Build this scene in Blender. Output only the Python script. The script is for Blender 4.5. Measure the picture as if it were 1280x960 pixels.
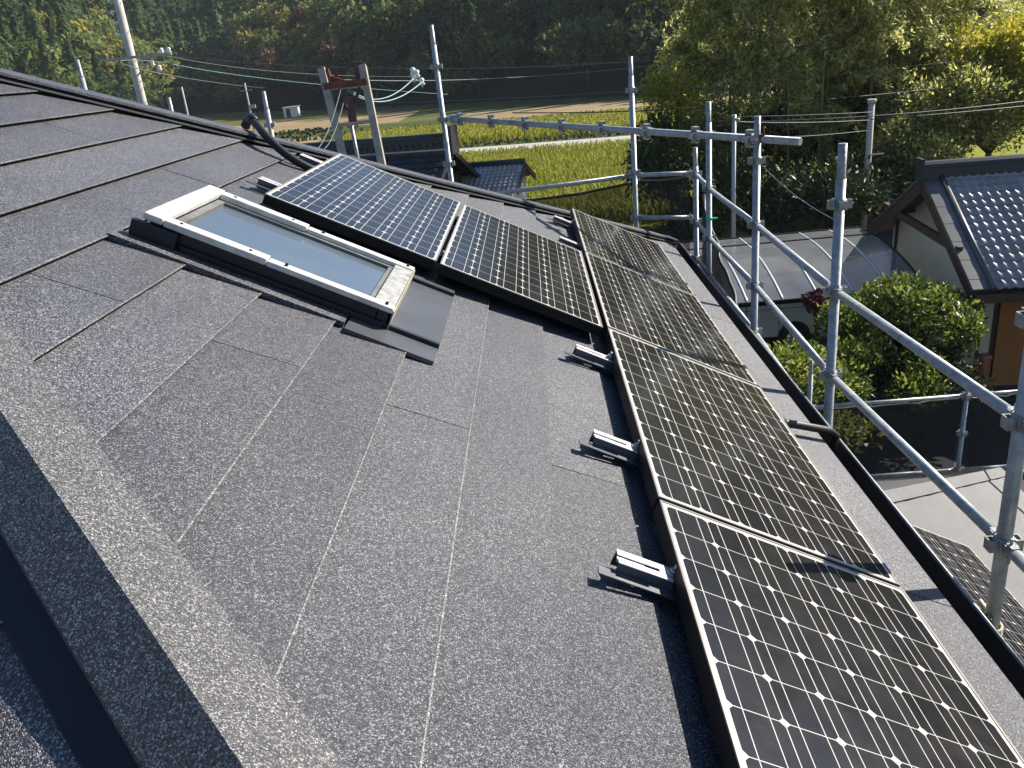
import bpy, bmesh, math, random
import numpy as np
from mathutils import Vector, Matrix

for o in list(bpy.data.objects):
    bpy.data.objects.remove(o)
SC = bpy.context.scene
COL = SC.collection

# ------------------------------------------------------------------ camera
CW = Vector((-0.292, -2.039, 1.217))
RW = [Vector((0.9955963, 0.0150194, -0.0925332)),
      Vector((-0.0803233, -0.372257, -0.9246474)),
      Vector((-0.0483338, 0.9280082, -0.3694113))]
FPX = 1029.714
cd = bpy.data.cameras.new('camera')
cam = bpy.data.objects.new('camera', cd)
COL.objects.link(cam)
cd.sensor_fit = 'HORIZONTAL'
cd.sensor_width = 36
cd.lens = FPX / 1280 * 36
cd.clip_start = 0.05
cd.clip_end = 3000
m = Matrix.Identity(4)
for i in range(3):
    m[i][0] = RW[0][i]
    m[i][1] = -RW[1][i]
    m[i][2] = -RW[2][i]
    m[i][3] = CW[i]
cam.matrix_world = m
SC.camera = cam

# ------------------------------------------------------------------ light
SUN_AZ, SUN_EL = math.radians(58.5), math.radians(33)      # azimuth from +Y towards +X
SUN = Vector((math.sin(SUN_AZ) * math.cos(SUN_EL), math.cos(SUN_AZ) * math.cos(SUN_EL), math.sin(SUN_EL)))
w = bpy.data.worlds.new('World')
SC.world = w
w.use_nodes = True
nt = w.node_tree
sky = nt.nodes.new('ShaderNodeTexSky')
sky.sky_type = 'NISHITA'
sky.sun_disc = False
sky.sun_elevation = SUN_EL
sky.sun_rotation = SUN_AZ
sky.air_density = 1.0
sky.dust_density = 0.3
sky.ozone_density = 5.0
bg = nt.nodes['Background']
nt.links.new(sky.outputs[0], bg.inputs[0])
bg.inputs[1].default_value = 0.07
ld = bpy.data.lights.new('sun', 'SUN')
ld.energy = 5.0
ld.angle = math.radians(0.5)
ld.color = (1.0, 0.93, 0.82)
lo = bpy.data.objects.new('sun', ld)
COL.objects.link(lo)
lo.rotation_euler = SUN.to_track_quat('Z', 'Y').to_euler()
lo.location = (20, 10, 30)
SC.view_settings.view_transform = 'Standard'
SC.view_settings.look = 'None'
SC.view_settings.exposure = 1.0
SC.view_settings.gamma = 1
SC.cycles.max_bounces = 9
SC.cycles.diffuse_bounces = 5
SC.cycles.transparent_max_bounces = 12

ZG = -5.7                                   # ground level
PIT = math.radians(27.1638)
CA, SA, TP = math.cos(PIT), math.sin(PIT), math.tan(PIT)


def R(u, v, w_):                            # roof-plane coordinates (towards camera, down-slope, off the roof)
    return Vector((CA * v + SA * w_, -u, -SA * v + CA * w_))


def ray(x, y):
    return RW[0] * ((x - 640) / FPX) + RW[1] * ((y - 480) / FPX) + RW[2]


def at(x, y, d): return CW + ray(x, y) * d
def atX(x, y, X): r = ray(x, y); return CW + r * ((X - CW.x) / r.x)
def atY(x, y, Y): r = ray(x, y); return CW + r * ((Y - CW.y) / r.y)
def atZ(x, y, Z=ZG): r = ray(x, y); return CW + r * ((Z - CW.z) / r.z)


# ------------------------------------------------------------------ node helpers
def new_mat(name):
    mt = bpy.data.materials.new(name)
    mt.use_nodes = True
    return mt, mt.node_tree, mt.node_tree.nodes['Principled BSDF']


def N(nt, t, ins=None, **kw):
    n = nt.nodes.new(t)
    for k, v in kw.items():
        setattr(n, k, v)
    for k, v in (ins or {}).items():
        s = n.inputs[k]
        if isinstance(v, bpy.types.NodeSocket):
            nt.links.new(v, s)
        else:
            s.default_value = v
    return n


def MATH(nt, op, a, b=0.0, c=None):
    ins = {0: a, 1: b}
    if c is not None:
        ins[2] = c
    return N(nt, 'ShaderNodeMath', ins, operation=op).outputs[0]


def RAMP(nt, fac, stops, interp='LINEAR'):
    n = nt.nodes.new('ShaderNodeValToRGB')
    n.color_ramp.interpolation = interp
    els = n.color_ramp.elements
    while len(els) < len(stops):
        els.new(0.5)
    for e, (p, c) in zip(els, stops):
        e.position = p
        e.color = tuple(c) + (1,) if len(c) == 3 else c
    nt.links.new(fac, n.inputs[0])
    return n.outputs[0]


def MIXC(nt, f, a, b, blend='MIX'):
    n = nt.nodes.new('ShaderNodeMix')
    n.data_type = 'RGBA'
    n.blend_type = blend
    for s, v in ((n.inputs[0], f), (n.inputs[6], a), (n.inputs[7], b)):
        if isinstance(v, bpy.types.NodeSocket):
            nt.links.new(v, s)
        else:
            s.default_value = v if not isinstance(v, tuple) or len(v) == 4 else v + (1,)
    return n.outputs[2]


def OC(nt): return nt.nodes.new('ShaderNodeTexCoord').outputs['Object']


def simple(name, col, rough=0.5, metal=0.0, var=0.25, scale=8.0, bump=0.0, bscale=40.0, spec=0.5):
    mt, nt, b = new_mat(name)
    co = OC(nt)
    n = N(nt, 'ShaderNodeTexNoise', {'Vector': co, 'Scale': scale, 'Detail': 6.0, 'Roughness': 0.65}).outputs[0]
    lo_ = tuple(c * (1 - var) for c in col)
    hi_ = tuple(min(1, c * (1 + var)) for c in col)
    c = RAMP(nt, n, [(0.3, lo_), (0.7, hi_)])
    nt.links.new(c, b.inputs['Base Color'])
    b.inputs['Roughness'].default_value = rough
    b.inputs['Metallic'].default_value = metal
    b.inputs['Specular IOR Level'].default_value = spec
    if bump:
        n2 = N(nt, 'ShaderNodeTexNoise', {'Vector': co, 'Scale': bscale, 'Detail': 4.0}).outputs[0]
        bp = N(nt, 'ShaderNodeBump', {'Strength': bump, 'Distance': 0.01, 'Height': n2})
        nt.links.new(bp.outputs[0], b.inputs['Normal'])
    return mt


def granule(name, dark, mid, light, scale=430.0, tone=0.0):
    mt, nt, b = new_mat(name)
    co = OC(nt)
    v = N(nt, 'ShaderNodeTexVoronoi', {'Vector': co, 'Scale': scale})
    rnd = N(nt, 'ShaderNodeSeparateColor', {0: v.outputs['Color']}).outputs[0]
    c = RAMP(nt, rnd, [(0.0, dark), (0.45, mid), (0.70, tuple(x * 1.8 for x in mid)), (0.90, light), (1.0, tuple(x * 1.7 for x in light))])
    big = N(nt, 'ShaderNodeTexNoise', {'Vector': co, 'Scale': 2.3, 'Detail': 5.0, 'Roughness': 0.6}).outputs[0]
    c2 = MIXC(nt, 1.0, c, RAMP(nt, big, [(0.28, (0.80, 0.81, 0.85)), (0.5, (0.98, 0.98, 1.0)), (0.72, (1.16, 1.15, 1.12))]), 'MULTIPLY')
    fine = N(nt, 'ShaderNodeTexNoise', {'Vector': co, 'Scale': 95.0, 'Detail': 3.0}).outputs[0]
    c3 = MIXC(nt, 1.0, c2, RAMP(nt, fine, [(0.35, (0.78, 0.78, 0.80)), (0.65, (1.2, 1.2, 1.19))]), 'MULTIPLY')
    if tone:
        isl = nt.nodes.new('ShaderNodeNewGeometry').outputs['Random Per Island']
        c3 = MIXC(nt, 1.0, c3, RAMP(nt, isl, [(0.0, (1 - tone, 1 - tone, 1 - tone * .8)), (1.0, (1 + tone, 1 + tone, 1 + tone))]), 'MULTIPLY')
    nt.links.new(c3, b.inputs['Base Color'])
    b.inputs['Roughness'].default_value = 0.46
    b.inputs['Specular IOR Level'].default_value = 0.55
    h = MATH(nt, 'ADD', rnd, MATH(nt, 'MULTIPLY', v.outputs['Distance'], -1.0))
    bp = N(nt, 'ShaderNodeBump', {'Strength': 0.55, 'Distance': 0.0025, 'Height': h})
    nt.links.new(bp.outputs[0], b.inputs['Normal'])
    return mt


def leaf_mat(name, c1, c2, c3, transl=0.45, rough=0.5, scale=0.6):
    """foliage: colour varies from leaf to leaf and from clump to clump, some light passes through the blade"""
    mt, nt, b = new_mat(name)
    co = OC(nt)
    isl = nt.nodes.new('ShaderNodeNewGeometry').outputs['Random Per Island']
    n = N(nt, 'ShaderNodeTexNoise', {'Vector': co, 'Scale': scale, 'Detail': 3.0}).outputs[0]
    f = MATH(nt, 'ADD', MATH(nt, 'MULTIPLY', isl, 0.55), MATH(nt, 'MULTIPLY', n, 0.5))
    oi = nt.nodes.new('ShaderNodeObjectInfo').outputs['Random']
    f = MATH(nt, 'ADD', f, MATH(nt, 'MULTIPLY', MATH(nt, 'SUBTRACT', oi, 0.5), 0.16))
    c = RAMP(nt, f, [(0.25, c1), (0.52, c2), (0.8, c3)])
    nt.links.new(c, b.inputs['Base Color'])
    b.inputs['Roughness'].default_value = rough
    b.inputs['Specular IOR Level'].default_value = 0.4
    tr = N(nt, 'ShaderNodeBsdfTranslucent', {'Color': c})
    mx = N(nt, 'ShaderNodeMixShader', {0: transl, 1: b.outputs[0], 2: tr.outputs[0]})
    nt.links.new(mx.outputs[0], nt.nodes['Material Output'].inputs[0])
    return mt


M = {}
M['roof'] = granule('granule roofing', (0.008, 0.008, 0.011), (0.036, 0.037, 0.046), (0.23, 0.23, 0.235), 450, tone=0.2)
M['cap'] = granule('granule ridge metal', (0.010, 0.010, 0.013), (0.046, 0.046, 0.050), (0.23, 0.228, 0.222), 410)
M['roof_low'] = granule('granule roofing faded', (0.030, 0.030, 0.033), (0.070, 0.069, 0.069), (0.17, 0.167, 0.162))
M['black'] = simple('black painted metal', (0.010, 0.011, 0.016), 0.42, 0.0, 0.3, 6)
M['flash'] = simple('dark grey flashing sheet', (0.085, 0.09, 0.10), 0.38, 0.2, 0.15, 4)
M['felt_gap_shade'] = simple('roof underlay and gap shade', (0.012, 0.012, 0.013), 0.9)
M['galv'] = simple('galvanised steel', (0.36, 0.39, 0.41), 0.42, 0.55, 0.32, 22, 0.15, 90)
def galv_mat(name, col, rough):
    mt, nt, b = new_mat(name)
    co = OC(nt)
    n = N(nt, 'ShaderNodeTexNoise', {'Vector': co, 'Scale': 20.0, 'Detail': 6.0, 'Roughness': 0.7}).outputs[0]
    c = RAMP(nt, n, [(0.3, tuple(x * .66 for x in col)), (0.7, tuple(x * 1.25 for x in col))])
    n2 = N(nt, 'ShaderNodeTexNoise', {'Vector': N(nt, 'ShaderNodeMapping', {'Vector': co, 'Location': (3, 7, 1)}).outputs[0], 'Scale': 7.0, 'Detail': 8.0, 'Roughness': 0.75}).outputs[0]
    c = MIXC(nt, RAMP(nt, n2, [(0.58, (0, 0, 0)), (0.66, (.75, .75, .75))]), c, (0.17, 0.115, 0.075))
    n3 = N(nt, 'ShaderNodeTexNoise', {'Vector': co, 'Scale': 11.0, 'Detail': 8.0, 'Roughness': 0.8}).outputs[0]
    c = MIXC(nt, RAMP(nt, n3, [(0.62, (0, 0, 0)), (0.67, (.8, .8, .8))]), c, (0.60, 0.59, 0.55))
    nt.links.new(c, b.inputs['Base Color'])
    nt.links.new(RAMP(nt, n2, [(0.4, (rough,) * 3), (0.7, (.8,) * 3)]), b.inputs['Roughness'])
    b.inputs['Metallic'].default_value = .45
    bp = N(nt, 'ShaderNodeBump', {'Strength': .2, 'Distance': .004, 'Height': n3})
    nt.links.new(bp.outputs[0], b.inputs['Normal'])
    return mt


M['galv'] = galv_mat('used galvanised steel', (0.36, 0.39, 0.41), .40)
M['galv_old'] = simple('dull galvanised steel', (0.30, 0.31, 0.31), 0.5, 0.4, 0.4, 18, 0.2, 70)
M['alu'] = simple('aluminium', (0.60, 0.58, 0.57), 0.42, 0.2, 0.12, 30)
M['rim'] = simple('brownish anodised rim', (0.22, 0.20, 0.18), 0.4, 0.2, 0.2, 12)
M['steel_dark_shade'] = simple('dark blue grey steel and web shade', (0.10, 0.11, 0.125), 0.45, 0.3, 0.3, 30)
M['edge'] = granule('shingle edge highlight', (0.06, 0.06, 0.058), (0.135, 0.132, 0.125), (0.27, 0.265, 0.25), 260)  # lighter granule, paints the fold highlight along the course edges
M['cap_dark'] = granule('dark ridge metal', (0.025, 0.027, 0.034), (0.046, 0.048, 0.060), (0.10, 0.10, 0.115), 300)
M['alu_white'] = simple('bleached aluminium cladding', (0.60, 0.59, 0.56), 0.42, 0.15, 0.24, 16)
M['alu_grey'] = simple('weathered aluminium', (0.42, 0.41, 0.38), 0.45, 0.4, 0.45, 26)
M['seal'] = simple('dusty grey gasket', (0.13, 0.13, 0.125), 0.7, 0, 0.35, 12)
M['frame_dark'] = simple('dark anodised metal and frame shade', (0.007, 0.007, 0.008), 0.55, 0.0, 0.3, 20, spec=0.25)
M['rubber'] = simple('black rubber', (0.012, 0.012, 0.013), 0.5)
M['rust'] = simple('rusty steel', (0.13, 0.045, 0.03), 0.8, 0, 0.6, 7, 0.4, 30)
M['conc'] = simple('pale concrete', (0.46, 0.44, 0.40), 0.8, 0, 0.2, 3, 0.2, 30)
M['wood_pale'] = simple('weathered pale timber', (0.33, 0.29, 0.24), 0.8, 0, 0.3, 5, 0.3, 30)
M['wood_dark'] = simple('dark stained timber', (0.055, 0.026, 0.018), 0.6, 0, 0.3, 6)
M['ceramic'] = simple('white porcelain', (0.75, 0.78, 0.78), 0.25)
M['wire'] = simple('black cable', (0.02, 0.02, 0.022), 0.55)
M['wire_pale'] = simple('bare conductor', (0.13, 0.15, 0.16), 0.6, 0.1)
M['wire_teal'] = simple('teal insulated cable', (0.16, 0.30, 0.30), 0.5)
M['tile'] = simple('glazed silver black roof tile', (0.23, 0.228, 0.232), 0.44, 0.0, 0.25, 3, 0.05, 14, spec=1.0)
M['tile_verge'] = simple('dark glazed verge tile', (0.07, 0.068, 0.068), 0.38, 0, 0.35, 5, spec=0.8)
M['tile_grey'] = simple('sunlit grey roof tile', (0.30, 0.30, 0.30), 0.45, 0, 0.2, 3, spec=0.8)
M['tile_dark'] = simple('matt black roof tile', (0.022, 0.023, 0.03), 0.45, 0, 0.3, 4)
M['cream'] = simple('cream render', (0.62, 0.56, 0.44), 0.9, 0, 0.06, 3, 0.1, 60)
M['orange'] = simple('ochre orange render', (0.42, 0.17, 0.055), 0.9, 0, 0.12, 2, 0.1, 60)
M['white'] = simple('white paint', (0.76, 0.77, 0.75), 0.4, 0, 0.04, 3)
M['van_white'] = simple('grey white car paint', (0.60, 0.62, 0.58), 0.22, 0, 0.04, 2)
M['glass_dark'] = simple('dark window glass', (0.012, 0.014, 0.016), 0.06, 0, 0.1, 2, spec=0.8)
M['asphalt'] = simple('asphalt', (0.055, 0.055, 0.057), 0.9, 0, 0.3, 5, 0.3, 60)
M['concrete_road'] = simple('pale concrete road', (0.42, 0.39, 0.34), 0.9, 0, 0.15, 1.5)
M['brick'] = None
M['rope'] = simple('pale rope', (0.55, 0.50, 0.38), 0.9, 0, 0.3, 60)
M['rope_green'] = simple('green twine', (0.12, 0.22, 0.08), 0.9)
M['green_tape'] = simple('green tape', (0.03, 0.45, 0.28), 0.5)
M['house_wall'] = simple('grey siding', (0.30, 0.29, 0.27), 0.8)
M['culm'] = simple('bamboo culm', (0.11, 0.13, 0.04), 0.45, 0, 0.4, 3)
M['bark'] = simple('bark', (0.055, 0.042, 0.032), 0.9, 0, 0.4, 6, 0.5, 20)


def solar_mat():
    mt, nt, b = new_mat('monocrystalline cells under glass')
    uv = nt.nodes.new('ShaderNodeTexCoord').outputs['UV']
    s = N(nt, 'ShaderNodeSeparateXYZ', {0: uv})
    x, y = s.outputs[0], s.outputs[1]
    fx, fy = MATH(nt, 'FRACT', x), MATH(nt, 'FRACT', y)
    dx = MATH(nt, 'SUBTRACT', 0.5, MATH(nt, 'ABSOLUTE', MATH(nt, 'SUBTRACT', fx, 0.5)))
    dy = MATH(nt, 'SUBTRACT', 0.5, MATH(nt, 'ABSOLUTE', MATH(nt, 'SUBTRACT', fy, 0.5)))
    gap = MATH(nt, 'MAXIMUM', MATH(nt, 'LESS_THAN', dx, 0.009), MATH(nt, 'LESS_THAN', dy, 0.009))
    dia = MATH(nt, 'LESS_THAN', MATH(nt, 'ADD', dx, dy), 0.105)
    b1 = MATH(nt, 'LESS_THAN', MATH(nt, 'ABSOLUTE', MATH(nt, 'SUBTRACT', dy, 0.26)), 0.0085)
    out = MATH(nt, 'MAXIMUM', MATH(nt, 'GREATER_THAN', MATH(nt, 'ABSOLUTE', MATH(nt, 'SUBTRACT', x, 6.0)), 6.0),
               MATH(nt, 'GREATER_THAN', MATH(nt, 'ABSOLUTE', MATH(nt, 'SUBTRACT', y, 3.0)), 3.0))
    mask = MATH(nt, 'MAXIMUM', MATH(nt, 'MAXIMUM', gap, dia), MATH(nt, 'MAXIMUM', b1, out))
    cell = N(nt, 'ShaderNodeTexWhiteNoise', {'Vector': N(nt, 'ShaderNodeVectorMath', {0: uv}, operation='FLOOR').outputs[0]},
             noise_dimensions='2D').outputs['Value']
    cc = RAMP(nt, cell, [(0.0, (0.006, 0.006, 0.008)), (1.0, (0.014, 0.013, 0.015))])
    dust = N(nt, 'ShaderNodeTexNoise', {'Vector': uv, 'Scale': 1.1, 'Detail': 6.0, 'Roughness': 0.7}).outputs[0]
    cc = MIXC(nt, MATH(nt, 'MULTIPLY', dust, 0.022), cc, (0.42, 0.38, 0.31))
    col = MIXC(nt, mask, cc, (0.55, 0.535, 0.49))
    nt.links.new(col, b.inputs['Base Color'])
    nt.links.new(RAMP(nt, dust, [(0.3, (0.15,) * 3), (0.75, (0.24,) * 3)]), b.inputs['Roughness'])
    b.inputs['IOR'].default_value = 1.33
    return mt


M['solar'] = solar_mat()


def pane_mat():
    mt, nt, b = new_mat('skylight glass')
    co = OC(nt)
    n = N(nt, 'ShaderNodeTexNoise', {'Vector': co, 'Scale': 3.0, 'Detail': 4.0}).outputs[0]
    nt.links.new(RAMP(nt, n, [(0.3, (0.085, 0.11, 0.14)), (0.7, (0.105, 0.13, 0.16))]), b.inputs['Base Color'])
    b.inputs['Roughness'].default_value = 0.05
    b.inputs['IOR'].default_value = 1.9
    return mt


M['pane'] = pane_mat()


def sheer(name, col, alpha):
    """woven mesh sheet: part of the light passes straight between the threads"""
    mt, nt, b = new_mat(name)
    co = OC(nt)
    n = N(nt, 'ShaderNodeTexNoise', {'Vector': co, 'Scale': 2.5, 'Detail': 3.0}).outputs[0]
    nt.links.new(RAMP(nt, n, [(0.3, tuple(c * 0.6 for c in col)), (0.7, tuple(c * 1.4 for c in col))]), b.inputs['Base Color'])
    b.inputs['Roughness'].default_value = 0.8
    t = nt.nodes.new('ShaderNodeBsdfTransparent')
    mx = N(nt, 'ShaderNodeMixShader', {0: MATH(nt, 'ADD', alpha - 0.12, MATH(nt, 'MULTIPLY', n, 0.24)), 1: t.outputs[0], 2: b.outputs[0]})
    nt.links.new(mx.outputs[0], nt.nodes['Material Output'].inputs[0])
    return mt


M['mesh'] = sheer('black scaffold mesh', (0.012, 0.011, 0.011), 0.72)
M['mesh_dense'] = sheer('dense black scaffold mesh', (0.014, 0.013, 0.013), 0.93)
M['polyc'] = None


def poly_mat():
    mt, nt, b = new_mat('smoked polycarbonate')
    co = OC(nt)
    n = N(nt, 'ShaderNodeTexNoise', {'Vector': co, 'Scale': 1.6, 'Detail': 5.0}).outputs[0]
    nt.links.new(RAMP(nt, n, [(0.3, (0.19, 0.205, 0.22)), (0.7, (0.29, 0.30, 0.31))]), b.inputs['Base Color'])
    b.inputs['Roughness'].default_value = 0.16
    t = N(nt, 'ShaderNodeBsdfTransparent', {'Color': (0.55, 0.56, 0.58, 1)})
    mx = N(nt, 'ShaderNodeMixShader', {0: 0.6, 1: t.outputs[0], 2: b.outputs[0]})
    nt.links.new(mx.outputs[0], nt.nodes['Material Output'].inputs[0])
    return mt


M['polyc'] = poly_mat()


def brick_mat():
    mt, nt, b = new_mat('terracotta brick')
    co = OC(nt)
    br = N(nt, 'ShaderNodeTexBrick', {'Vector': co, 'Color1': (0.40, 0.13, 0.07, 1), 'Color2': (0.33, 0.11, 0.06, 1),
                                      'Mortar': (0.42, 0.36, 0.30, 1), 'Scale': 4.5, 'Mortar Size': 0.015})
    nt.links.new(br.outputs[0], b.inputs['Base Color'])
    b.inputs['Roughness'].default_value = 0.85
    return mt


M['brick'] = brick_mat()
M['l_bamboo'] = leaf_mat('bamboo leaves', (0.10, 0.135, 0.026), (0.42, 0.43, 0.12), (0.78, 0.73, 0.36), 0.7, scale=0.45)
M['l_broad'] = leaf_mat('yellow green broad leaves', (0.09, 0.12, 0.014), (0.32, 0.33, 0.035), (0.55, 0.45, 0.05), 0.65)
M['l_shrub'] = leaf_mat('glossy shrub leaves', (0.026, 0.055, 0.010), (0.125, 0.18, 0.026), (0.42, 0.42, 0.09), 0.5, 0.42, 2.0)
M['l_dark'] = leaf_mat('dark hedge leaves', (0.010, 0.022, 0.008), (0.028, 0.05, 0.014), (0.07, 0.09, 0.025), 0.2, 0.5, 1.5)
M['l_red'] = leaf_mat('maroon leaves', (0.05, 0.012, 0.014), (0.11, 0.025, 0.025), (0.2, 0.07, 0.05), 0.3)
M['f_cedar'] = leaf_mat('cedar needles', (0.026, 0.060, 0.024), (0.066, 0.125, 0.044), (0.15, 0.20, 0.065), 0.5, 0.7, 0.12)
M['f_green'] = leaf_mat('hill broadleaf foliage', (0.05, 0.09, 0.024), (0.12, 0.175, 0.044), (0.25, 0.28, 0.08), 0.5, 0.7, 0.12)
M['f_yellow'] = leaf_mat('yellowing hill foliage', (0.12, 0.13, 0.028), (0.25, 0.24, 0.05), (0.40, 0.34, 0.09), 0.5, 0.7, 0.12)
M['f_rust'] = leaf_mat('russet hill foliage', (0.075, 0.030, 0.018), (0.14, 0.062, 0.034), (0.20, 0.11, 0.05), 0.3, 0.7, 0.12)
M['f_pale'] = leaf_mat('greyish brown hill foliage', (0.07, 0.055, 0.03), (0.125, 0.098, 0.055), (0.18, 0.145, 0.08), 0.3, 0.7, 0.12)


def field_mat(name, c1, c2, c3, s1=0.25, s2=3.0, stretch=(1, 1, 1)):
    mt, nt, b = new_mat(name)
    co = N(nt, 'ShaderNodeMapping', {'Vector': OC(nt), 'Scale': stretch}).outputs[0]
    n1 = N(nt, 'ShaderNodeTexNoise', {'Vector': co, 'Scale': s1, 'Detail': 6.0, 'Roughness': 0.6}).outputs[0]
    n2 = N(nt, 'ShaderNodeTexNoise', {'Vector': co, 'Scale': s2, 'Detail': 6.0, 'Roughness': 0.7}).outputs[0]
    f = MATH(nt, 'ADD', MATH(nt, 'MULTIPLY', n1, 0.5), MATH(nt, 'MULTIPLY', n2, 0.5))
    nt.links.new(RAMP(nt, f, [(0.34, c1), (0.5, c2), (0.66, c3)]), b.inputs['Base Color'])
    b.inputs['Roughness'].default_value = 0.95
    b.inputs['Specular IOR Level'].default_value = 0.1
    bp = N(nt, 'ShaderNodeBump', {'Strength': 0.6, 'Distance': 0.15, 'Height': n2})
    nt.links.new(bp.outputs[0], b.inputs['Normal'])
    return mt


M['ground'] = field_mat('grass and bare soil', (0.05, 0.07, 0.018), (0.11, 0.115, 0.035), (0.18, 0.15, 0.07))
M['paddy'] = field_mat('ripe rice', (0.16, 0.18, 0.02), (0.26, 0.27, 0.03), (0.34, 0.32, 0.05), 0.12, 4.0)
M['stubble'] = field_mat('harvested stubble', (0.20, 0.145, 0.075), (0.29, 0.215, 0.12), (0.36, 0.28, 0.16), 0.2, 4.0, (0.3, 2, 1))
M['grassy'] = field_mat('rough green bank', (0.025, 0.045, 0.012), (0.06, 0.085, 0.022), (0.12, 0.125, 0.035), 0.3, 5.0)
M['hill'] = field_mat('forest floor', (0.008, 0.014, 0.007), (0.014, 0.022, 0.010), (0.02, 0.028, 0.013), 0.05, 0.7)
M['rice_leaf'] = leaf_mat('rice blades', (0.20, 0.235, 0.022), (0.32, 0.335, 0.035), (0.44, 0.40, 0.06), 0.45, 0.6, 0.3)
M['weed'] = leaf_mat('weedy bank leaves', (0.03, 0.05, 0.012), (0.075, 0.095, 0.022), (0.16, 0.15, 0.04), 0.35, 0.6, 0.3)


# ------------------------------------------------------------------ mesh helpers
class MB:
    def __init__(s):
        s.v, s.f, s.mi, s.sm = [], [], [], []

    def face(s, pts, mi=0, smooth=False):
        b = len(s.v)
        s.v += [tuple(p) for p in pts]
        s.f.append(tuple(range(b, b + len(pts))))
        s.mi.append(mi)
        s.sm.append(smooth)

    def hexa(s, p, mi=0):                  # p: 4 bottom + 4 top corners, same order
        b = len(s.v)
        s.v += [tuple(q) for q in p]
        for q in ((3, 2, 1, 0), (4, 5, 6, 7), (0, 1, 5, 4), (1, 2, 6, 5), (2, 3, 7, 6), (3, 0, 4, 7)):
            s.f.append(tuple(b + i for i in q))
            s.mi.append(mi)
            s.sm.append(False)

    def box(s, lo_, hi_, fn=None, mi=0):   # box in local axes, mapped by fn
        fn = fn or (lambda a, b, c: Vector((a, b, c)))
        (a, b, c), (d, e, f) = lo_, hi_
        s.hexa([fn(a, b, c), fn(d, b, c), fn(d, e, c), fn(a, e, c), fn(a, b, f), fn(d, b, f), fn(d, e, f), fn(a, e, f)], mi)

    def bar(s, p, q, wd, ht, up=(0, 0, 1), mi=0):
        p, q, up = Vector(p), Vector(q), Vector(up)
        d = (q - p).normalized()
        sd = d.cross(up).normalized() * (wd / 2)
        u = sd.cross(d).normalized() * (ht / 2)
        s.hexa([p - sd - u, q - sd - u, q + sd - u, p + sd - u, p - sd + u, q - sd + u, q + sd + u, p + sd + u], mi)

    def tube(s, pts, r, n=12, cap=True, mi=0):
        pts = [Vector(p) for p in pts]
        rr = r if isinstance(r, (list, tuple)) else [r] * len(pts)
        d = [(pts[min(i + 1, len(pts) - 1)] - pts[max(i - 1, 0)]).normalized() for i in range(len(pts))]
        a = Vector((0, 0, 1)) if abs(d[0].z) < 0.9 else Vector((1, 0, 0))
        x = d[0].cross(a).normalized()
        b = len(s.v)
        for i, p in enumerate(pts):
            x = (x - d[i] * x.dot(d[i])).normalized()
            y = d[i].cross(x)
            for k in range(n):
                t = 2 * math.pi * k / n
                s.v.append(tuple(p + (x * math.cos(t) + y * math.sin(t)) * rr[i]))
        for i in range(len(pts) - 1):
            for k in range(n):
                k2 = (k + 1) % n
                s.f.append((b + i * n + k, b + i * n + k2, b + (i + 1) * n + k2, b + (i + 1) * n + k))
                s.mi.append(mi)
                s.sm.append(True)
        if cap:
            s.f.append(tuple(b + k for k in reversed(range(n))))
            s.f.append(tuple(b + (len(pts) - 1) * n + k for k in range(n)))
            s.mi += [mi, mi]
            s.sm += [False, False]

    def prism(s, prof, p, q, X, Y, mi=0):  # profile (a,b) swept from p to q with section axes X,Y
        p, q, X, Y = Vector(p), Vector(q), Vector(X), Vector(Y)
        n = len(prof)
        b = len(s.v)
        for o in (p, q):
            s.v += [tuple(o + X * a + Y * c) for a, c in prof]
        for k in range(n):
            k2 = (k + 1) % n
            s.f.append((b + k, b + k2, b + n + k2, b + n + k))
        s.f.append(tuple(b + k for k in reversed(range(n))))
        s.f.append(tuple(b + n + k for k in range(n)))
        s.mi += [mi] * (n + 2)
        s.sm += [False] * (n + 2)

    def build(s, name, mats, parent=None, bevel=0.0):
        me = bpy.data.meshes.new(name)
        base = Vector(parent['_o']) if parent and '_o' in parent else (parent.location.copy() if parent else Vector((0, 0, 0)))
        me.from_pydata([(a - base.x, b - base.y, c - base.z) for a, b, c in s.v], [], s.f)
        for mt in (mats if isinstance(mats, (list, tuple)) else [mats]):
            me.materials.append(mt)
        me.polygons.foreach_set('material_index', s.mi)
        me.polygons.foreach_set('use_smooth', s.sm)
        bm = bmesh.new()
        bm.from_mesh(me)
        bmesh.ops.recalc_face_normals(bm, faces=bm.faces)
        bm.to_mesh(me)
        bm.free()
        o = bpy.data.objects.new(name, me)
        COL.objects.link(o)
        if parent:
            o.parent = parent
            o['_o'] = tuple(base)
        if bevel:
            md = o.modifiers.new('bevel', 'BEVEL')
            md.width = bevel
            md.segments = 2
            md.limit_method = 'ANGLE'
        return o


def tag(o, label=None, cat=None, group=None, kind=None):
    if label: o['label'] = label
    if cat: o['category'] = cat
    if group: o['group'] = group
    if kind: o['kind'] = kind
    return o


def thing(name, loc, label, cat, group=None):
    o = bpy.data.objects.new(name, None)
    o.empty_display_size = 0.2
    COL.objects.link(o)
    o.location = loc
    return tag(o, label, cat, group)


def copy_tree(o, loc=None, rz=None, label=None, parent=None):
    c = o.copy()
    COL.objects.link(c)
    if parent is not None: c.parent = parent
    if loc is not None: c.location = loc
    if rz is not None: c.rotation_euler.z = rz
    if label: c['label'] = label
    for ch in list(o.children):
        copy_tree(ch, parent=c)
    return c


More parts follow.
